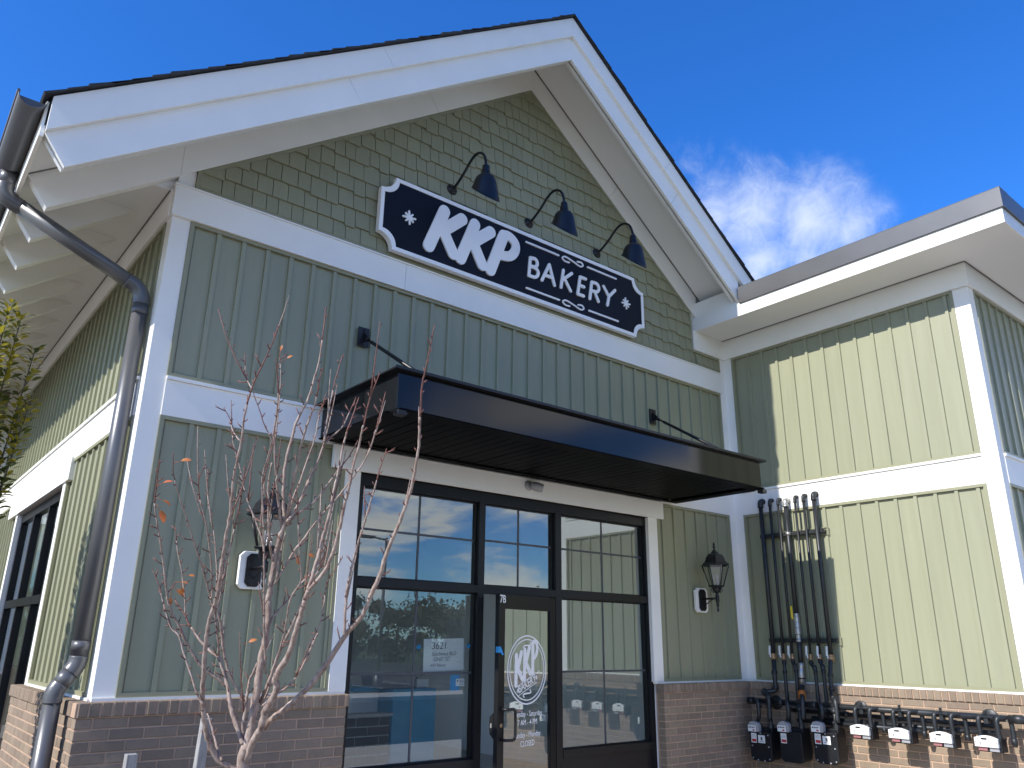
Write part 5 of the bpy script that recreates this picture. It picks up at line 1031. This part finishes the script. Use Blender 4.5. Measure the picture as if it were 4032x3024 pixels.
for (q, d, L) in [((-0.287, -2.077, 1.134), (0.704, -0.671, 0.231), 0.048), ((-0.328, -2.0, 1.033), (0.654, -0.676, 0.339), 0.046), ((-0.318, -1.986, 0.981), (0.791, -0.481, -0.379), 0.048), ((-0.31, -1.98, 0.951), (0.532, -0.072, -0.844), 0.065), ((-0.076, -1.626, 0.632), (0.774, -0.634, 0.012), 0.039), ((-0.056, -1.644, 0.636), (0.427, 0.04, -0.904), 0.033), ((-0.083, -1.613, 0.614), (0.744, -0.365, -0.56), 0.048), ((-0.087, -1.625, 0.587), (0.165, 0.271, -0.948), 0.043), ((-0.035, -1.607, 0.669), (0.774, -0.634, 0.012), 0.031), ((0.212, -1.872, 0.342), (0.629, -0.675, 0.385), 0.041), ((0.094, -2.223, 1.705), (-0.053, -0.356, 0.933), 0.031), ((0.109, -2.226, 1.683), (0.546, -0.663, 0.513), 0.031), ((0.229, -2.335, 0.758), (0.39, 0.076, -0.918), 0.043), ((0.254, -2.352, 0.749), (0.8, -0.526, -0.289), 0.031)]:
    m = MB(); n0 = Vector((rt.uniform(-0.6, 0.2), rt.uniform(-1, -0.3), rt.uniform(0.2, 0.9))); e = Vector(q) + Vector(d).normalized()*0.03
    m.tube([q, tuple(e)], 0.0009, 4); leaf(m, e, d, n0, L, L*0.48); m.build('leaf', LEAFR, tr)
for (x, y, top, wd, lean, lab) in ((-0.065, -1.29, -0.183, 0.052, 0.0, 'short weathered wooden stake standing left of the bare tree'), (0.195, -1.55, -0.012, 0.045, 0.05, 'taller weathered wooden stake close behind the bare tree stems')):
    m = MB(); m.add([(x+sx*wd/2 - (lean if z < -0.5 else 0), y+sy*wd/2, z) for z in (G, top) for sx, sy in ((-1,-1),(1,-1),(1,1),(-1,1))], [(0,3,2,1),(4,5,6,7),(0,1,5,4),(1,2,6,5),(2,3,7,6),(3,0,4,7)])
    o = m.mesh('wooden_stake', GREYWOOD, (x, y, G)); s = link('wooden_stake', o, None, (x, y, G)); tag(s, lab, 'stake', 'tree stakes')
    bvv = s.modifiers.new('bevel', 'BEVEL'); bvv.width = 0.003; bvv.segments = 2

# ------------------------------------------------------------------ evergreen shrub by the side wall
sh = thing('leafy_shrub', 'tall leafy shrub with yellowing green leaves beside the left wall', 'shrub', (-0.98, 0.70, G))
rl = random.Random(21); fol = {0: MB(), 1: MB()}; stems = MB()
def shoot(base, tip, lean, dens=1.0):
    base = Vector(base); tip = Vector(tip); n = 14; mid = (base+tip)/2 + Vector(lean); P = [base.lerp(mid, t/7) if t < 7 else mid.lerp(tip, (t-7)/7) for t in range(15)]
    P = [Vector(q) for q in smooth_path([tuple(base), tuple(base.lerp(mid, 0.6)), tuple(mid), tuple(mid.lerp(tip, 0.5)), tuple(tip)], 5)]
    stems.tube(P, [0.012*(1-i/len(P))+0.003 for i in range(len(P))], 6)
    H = (tip-base).length; k = int(H*120*dens); ga = rl.uniform(0, 6)
    for i in range(k):
        t = (i+rl.random())/k
        if t < 0.30: continue
        f = t*(len(P)-1); j = min(int(f), len(P)-2); c = P[j].lerp(P[j+1], f-j); ga += 2.4; a = ga + rl.uniform(-0.5, 0.5)
        out = Vector((math.cos(a), math.sin(a), rl.uniform(0.25, 0.95))).normalized(); near_tip = t > 0.93
        L = rl.uniform(0.058, 0.090) * (0.75 if near_tip else 1.0); st = c + out*rl.uniform(0.004, 0.05)
        yel = rl.random() < (0.60 if t > 0.84 else 0.26)
        leaf(fol[1 if yel else 0], st, out, Vector((rl.uniform(-.4,.4), rl.uniform(-.4,.4), 1)), L, L*rl.uniform(0.36, 0.5), rl.uniform(0.05, 0.3))
        if i % 7 == 0: stems.tube([c, st], [0.002, 0.001], 4, cap=False)
shoot((-0.98, 0.70, G), (-0.855, 0.56, 2.66), (0.02, 0.0, 0.0), 1.25); shoot((-0.97, 0.72, G), (-0.765, 0.60, 2.60), (0.03, 0.02, 0), 1.15)
shoot((-0.95, 0.70, G), (-0.635, 0.62, 2.38), (0.05, 0.02, 0.2)); shoot((-0.94, 0.71, G), (-0.600, 0.60, 1.97), (0.04, 0.0, 0.25))
shoot((-1.0, 0.70, G), (-0.93, 0.70, 2.42), (0, 0.04, 0), 1.2); shoot((-1.02, 0.72, G), (-1.02, 0.60, 2.60), (-0.02, 0.0, 0), 1.2)
for i in range(22):
    a = rl.uniform(0, 6.28); r = rl.uniform(0.05, 0.42); x = -1.08 + r*math.cos(a)*1.0; y = 0.78 + r*math.sin(a); zt_ = rl.uniform(0.7, 2.2)
    if x > -0.72: x = -0.72 - rl.uniform(0, .1)
    shoot((-1.0, 0.72, G), (x, y, zt_), (rl.uniform(-.05, .05), rl.uniform(-.05, .05), 0.1), 0.9)
stems.build('stems', STEMB, sh)
tag(fol[0].build('foliage', LEAFG, sh), kind='stuff'); tag(fol[1].build('yellow_foliage', LEAFY, sh), kind='stuff')

# ------------------------------------------------------------------ inside the shop
r = thing('service_counter', 'service counter wrapped in blue film seen through the left window', 'counter', (3.19, 1.5, G+0.012))
b = MB(); b.box(2.955, 3.455, 1.22, 1.80, G+0.0125, -0.075); b.build('blue_front', BLUE, r, 0.006)
b = MB(); b.box(2.66, 2.954, 1.50, 2.05, G+0.0125, -0.10); b.build('white_side', INTW, r, 0.004)
b = MB(); b.box(2.62, 2.954, 1.42, 2.07, -0.0995, -0.060); b.build('blue_top_edge', BLUE, r, 0.004)
r = thing('grey_tote', 'grey plastic tote standing on the blue counter', 'tote', (3.10, 1.5, -0.074))
b = MB(); b.prism([(2.86, -0.0735), (3.26, -0.0735), (3.29, 0.045), (2.83, 0.045)], 'y', 1.34, 1.66); b.box(2.815, 3.305, 1.325, 1.675, 0.0455, 0.060); b.build('tub', METERG, r, 0.006, fix=True)
r = thing('cardboard_carton', 'small printed carton beside the tote on the counter', 'carton', (3.38, 1.5, -0.074))
b = MB(); b.box(3.31, 3.45, 1.36, 1.60, -0.0735, 0.005); b.build('carton_body', PAPER, r, 0.002); b = MB(); b.box(3.315, 3.445, 1.355, 1.605, 0.006, 0.030); b.build('dark_lid', INTF, r, 0.002)
r = thing('low_brick_wall', 'low charcoal brick wall inside behind the left window', 'wall', (2.45, 1.2, G+0.012))
b = MB(); b.box(1.80, 2.90, 1.18, 1.34, G+0.0125, -0.305); core = b.build('wall_core', INTG, r); b = MB(); b.box(1.78, 2.92, 1.15, 1.36, -0.3045, -0.280); b.build('wall_cap', INTF, r)
for c in range(11):
    a = 1.80 - (0.125 if c % 2 else 0.0); z = -0.385 - c*0.082
    while a < 2.89:
        x0, x1 = max(a, 1.80), min(a+0.24, 2.895)
        if x1-x0 > 0.02: link('dark_brick', None or (_cache.setdefault(('db', round(x1-x0, 3)), MB().box(0, x1-x0, 0, 0.01, 0, 0.072).mesh('dark_brick', DBRICK))), core, (x0, 1.171, z))
        a += 0.25
r = thing('spiral_duct', 'round silver spiral air duct under the shop ceiling', 'duct', (3.0, 2.4, 1.75))
b = MB(); b.tube([(0.9+0.06*i, 1.9+0.018*i, 1.93+0.0055*i) for i in range(40)], [0.15 + (0.003 if i % 2 else 0) for i in range(40)], 24); b.build('duct_pipe', STEEL, r)
def flat_thing(name, lab, cat, x0, x1, z0, z1, y, mt, tilt=0.0):
    me = MB().box(-(x1-x0)/2, (x1-x0)/2, -0.0006, 0.0006, 0, z1-z0).mesh(name, mt); o = link(name, me, None, ((x0+x1)/2, y, z0)); o.rotation_euler = (0, tilt, 0); return tag(o, lab, cat)
pp = flat_thing('paper_notice', 'white handwritten paper reading 3621 taped inside the left window', 'notice', 2.560, 2.980, 0.130, 0.395, 0.112, PAPER, R_(-1.5))
def note(parent, body, x, z, s, sx=0.9, shear=0.15):
    o = bpy.data.objects.new('handwriting', text_mesh(body, s, INK, sx, shear, 0.0002)); col.objects.link(o); o.parent = parent; o.location = (x, -0.0012, z)
note(pp, '3621', -0.05, 0.205, 0.082, 1.0, 0.1); note(pp, 'Southwest BLD', 0.0, 0.140, 0.045); note(pp, 'UNIT "G"', -0.02, 0.098, 0.045); note(pp, 'KKP Bakery', -0.06, 0.048, 0.036)
for sx in (-1, 1):
    b = MB().box(sx*0.19-0.02, sx*0.19+0.02, -0.0022, -0.0010, 0.252, 0.285).mesh('tape', TAPE); o = bpy.data.objects.new('tape', b); col.objects.link(o); o.parent = pp; o.rotation_euler = (0, sx*0.3, 0)
bn = flat_thing('blue_notice', 'small blue notice stuck inside the left window below the paper', 'notice', 2.842, 2.940, -0.030, 0.100, 0.112, TAPE)
wc = flat_thing('white_card', 'small white printed card overlapping the blue notice in the window', 'card', 2.900, 2.992, 0.006, 0.066, 0.1095, PAPER)
b = MB()
for k in range(4): b.box(-0.01, 0.035, -0.0012, -0.0008, 0.012+k*0.011, 0.016+k*0.011)
b.lathe([(0.0, 0.0012), (0.008, 0.0012), (0.008, 0.0)], (-0.028, 0, 0.042), (0, -1, 0), 10)
o = bpy.data.objects.new('card_print', b.mesh('card_print', INK)); col.objects.link(o); o.parent = wc

# ------------------------------------------------------------------ across the car park, behind the viewer
lp = thing('street_lamp', 'grey car park light pole with flat lamp head across the lot', 'street lamp', (17.2, -25.8, G-0.13))
b = MB(); b.tube([(17.2, -25.8, G-0.13), (17.2, -25.8, 4.9)], [0.085, 0.06], 12); b.lathe([(0.22, 0), (0.22, 0.6), (0.10, 0.62)], (17.2, -25.8, G-0.13), (0,0,1), 16); b.build('pole', BRONZE, lp)
b = MB(); b.tube([(17.2, -25.8, 4.8), (16.6, -26.0, 4.9)], 0.04, 8); b.build('arm', BRONZE, lp); b = MB(); b.box(15.9, 16.65, -26.2, -25.8, 4.84, 4.95); b.build('lamp_head', BRONZE, lp, 0.02)
WOODS = mat('far_woods', (0.085, 0.066, 0.030), 0.9, c2=(0.035, 0.036, 0.015), vs=0.35)
ft = random.Random(6); wood = MB()
for i in range(110):
    a = R_(-112 + i*2.2 + ft.uniform(-1.2, 1.2)); d = ft.uniform(64, 90); tx, ty = d*math.cos(a), d*math.sin(a); H = ft.uniform(4.6, 7.4); wd = ft.uniform(2.6, 4.2)
    wood.tube([(tx, ty, G-0.16), (tx+0.1, ty, G+H*0.7)], [0.25, 0.08], 5)
    for k in range(9):
        bx, by, bz, r = tx+ft.uniform(-wd, wd)*0.8, ty+ft.uniform(-wd, wd)*0.8, G+H*ft.uniform(0.05, 0.82), ft.uniform(1.1, 2.1)
        for _ in range(30):
            c = Vector((bx, by, bz)) + Vector((ft.uniform(-1, 1), ft.uniform(-1, 1), ft.uniform(-0.8, 0.8)))*r*0.45; s = ft.uniform(0.3, 0.55); e1 = Vector((ft.uniform(-1, 1), ft.uniform(-1, 1), ft.uniform(-1, 1))).normalized(); e2 = e1.orthogonal().normalized()
            wood.add([c+e1*s, c+e2*s*0.7, c-e1*s, c-e2*s*0.7], [(0, 1, 2, 3)])
        for _ in range(150):
            v = Vector((ft.gauss(0, 1), ft.gauss(0, 1), ft.gauss(0, 0.8))).normalized()*r*ft.uniform(0.5, 1.05); c = Vector((bx, by, bz)) + v; s = ft.uniform(0.08, 0.20)
            e1 = Vector((ft.uniform(-1, 1), ft.uniform(-1, 1), ft.uniform(-1, 1))).normalized(); e2 = e1.orthogonal().normalized()
            wood.add([c+e1*s, c+e2*s*0.7, c-e1*s, c-e2*s*0.7], [(0, 1, 2, 3)])
tag(wood.build('distant_woods', WOODS), 'brown and olive autumn woods beyond the car park', 'woods', kind='stuff')
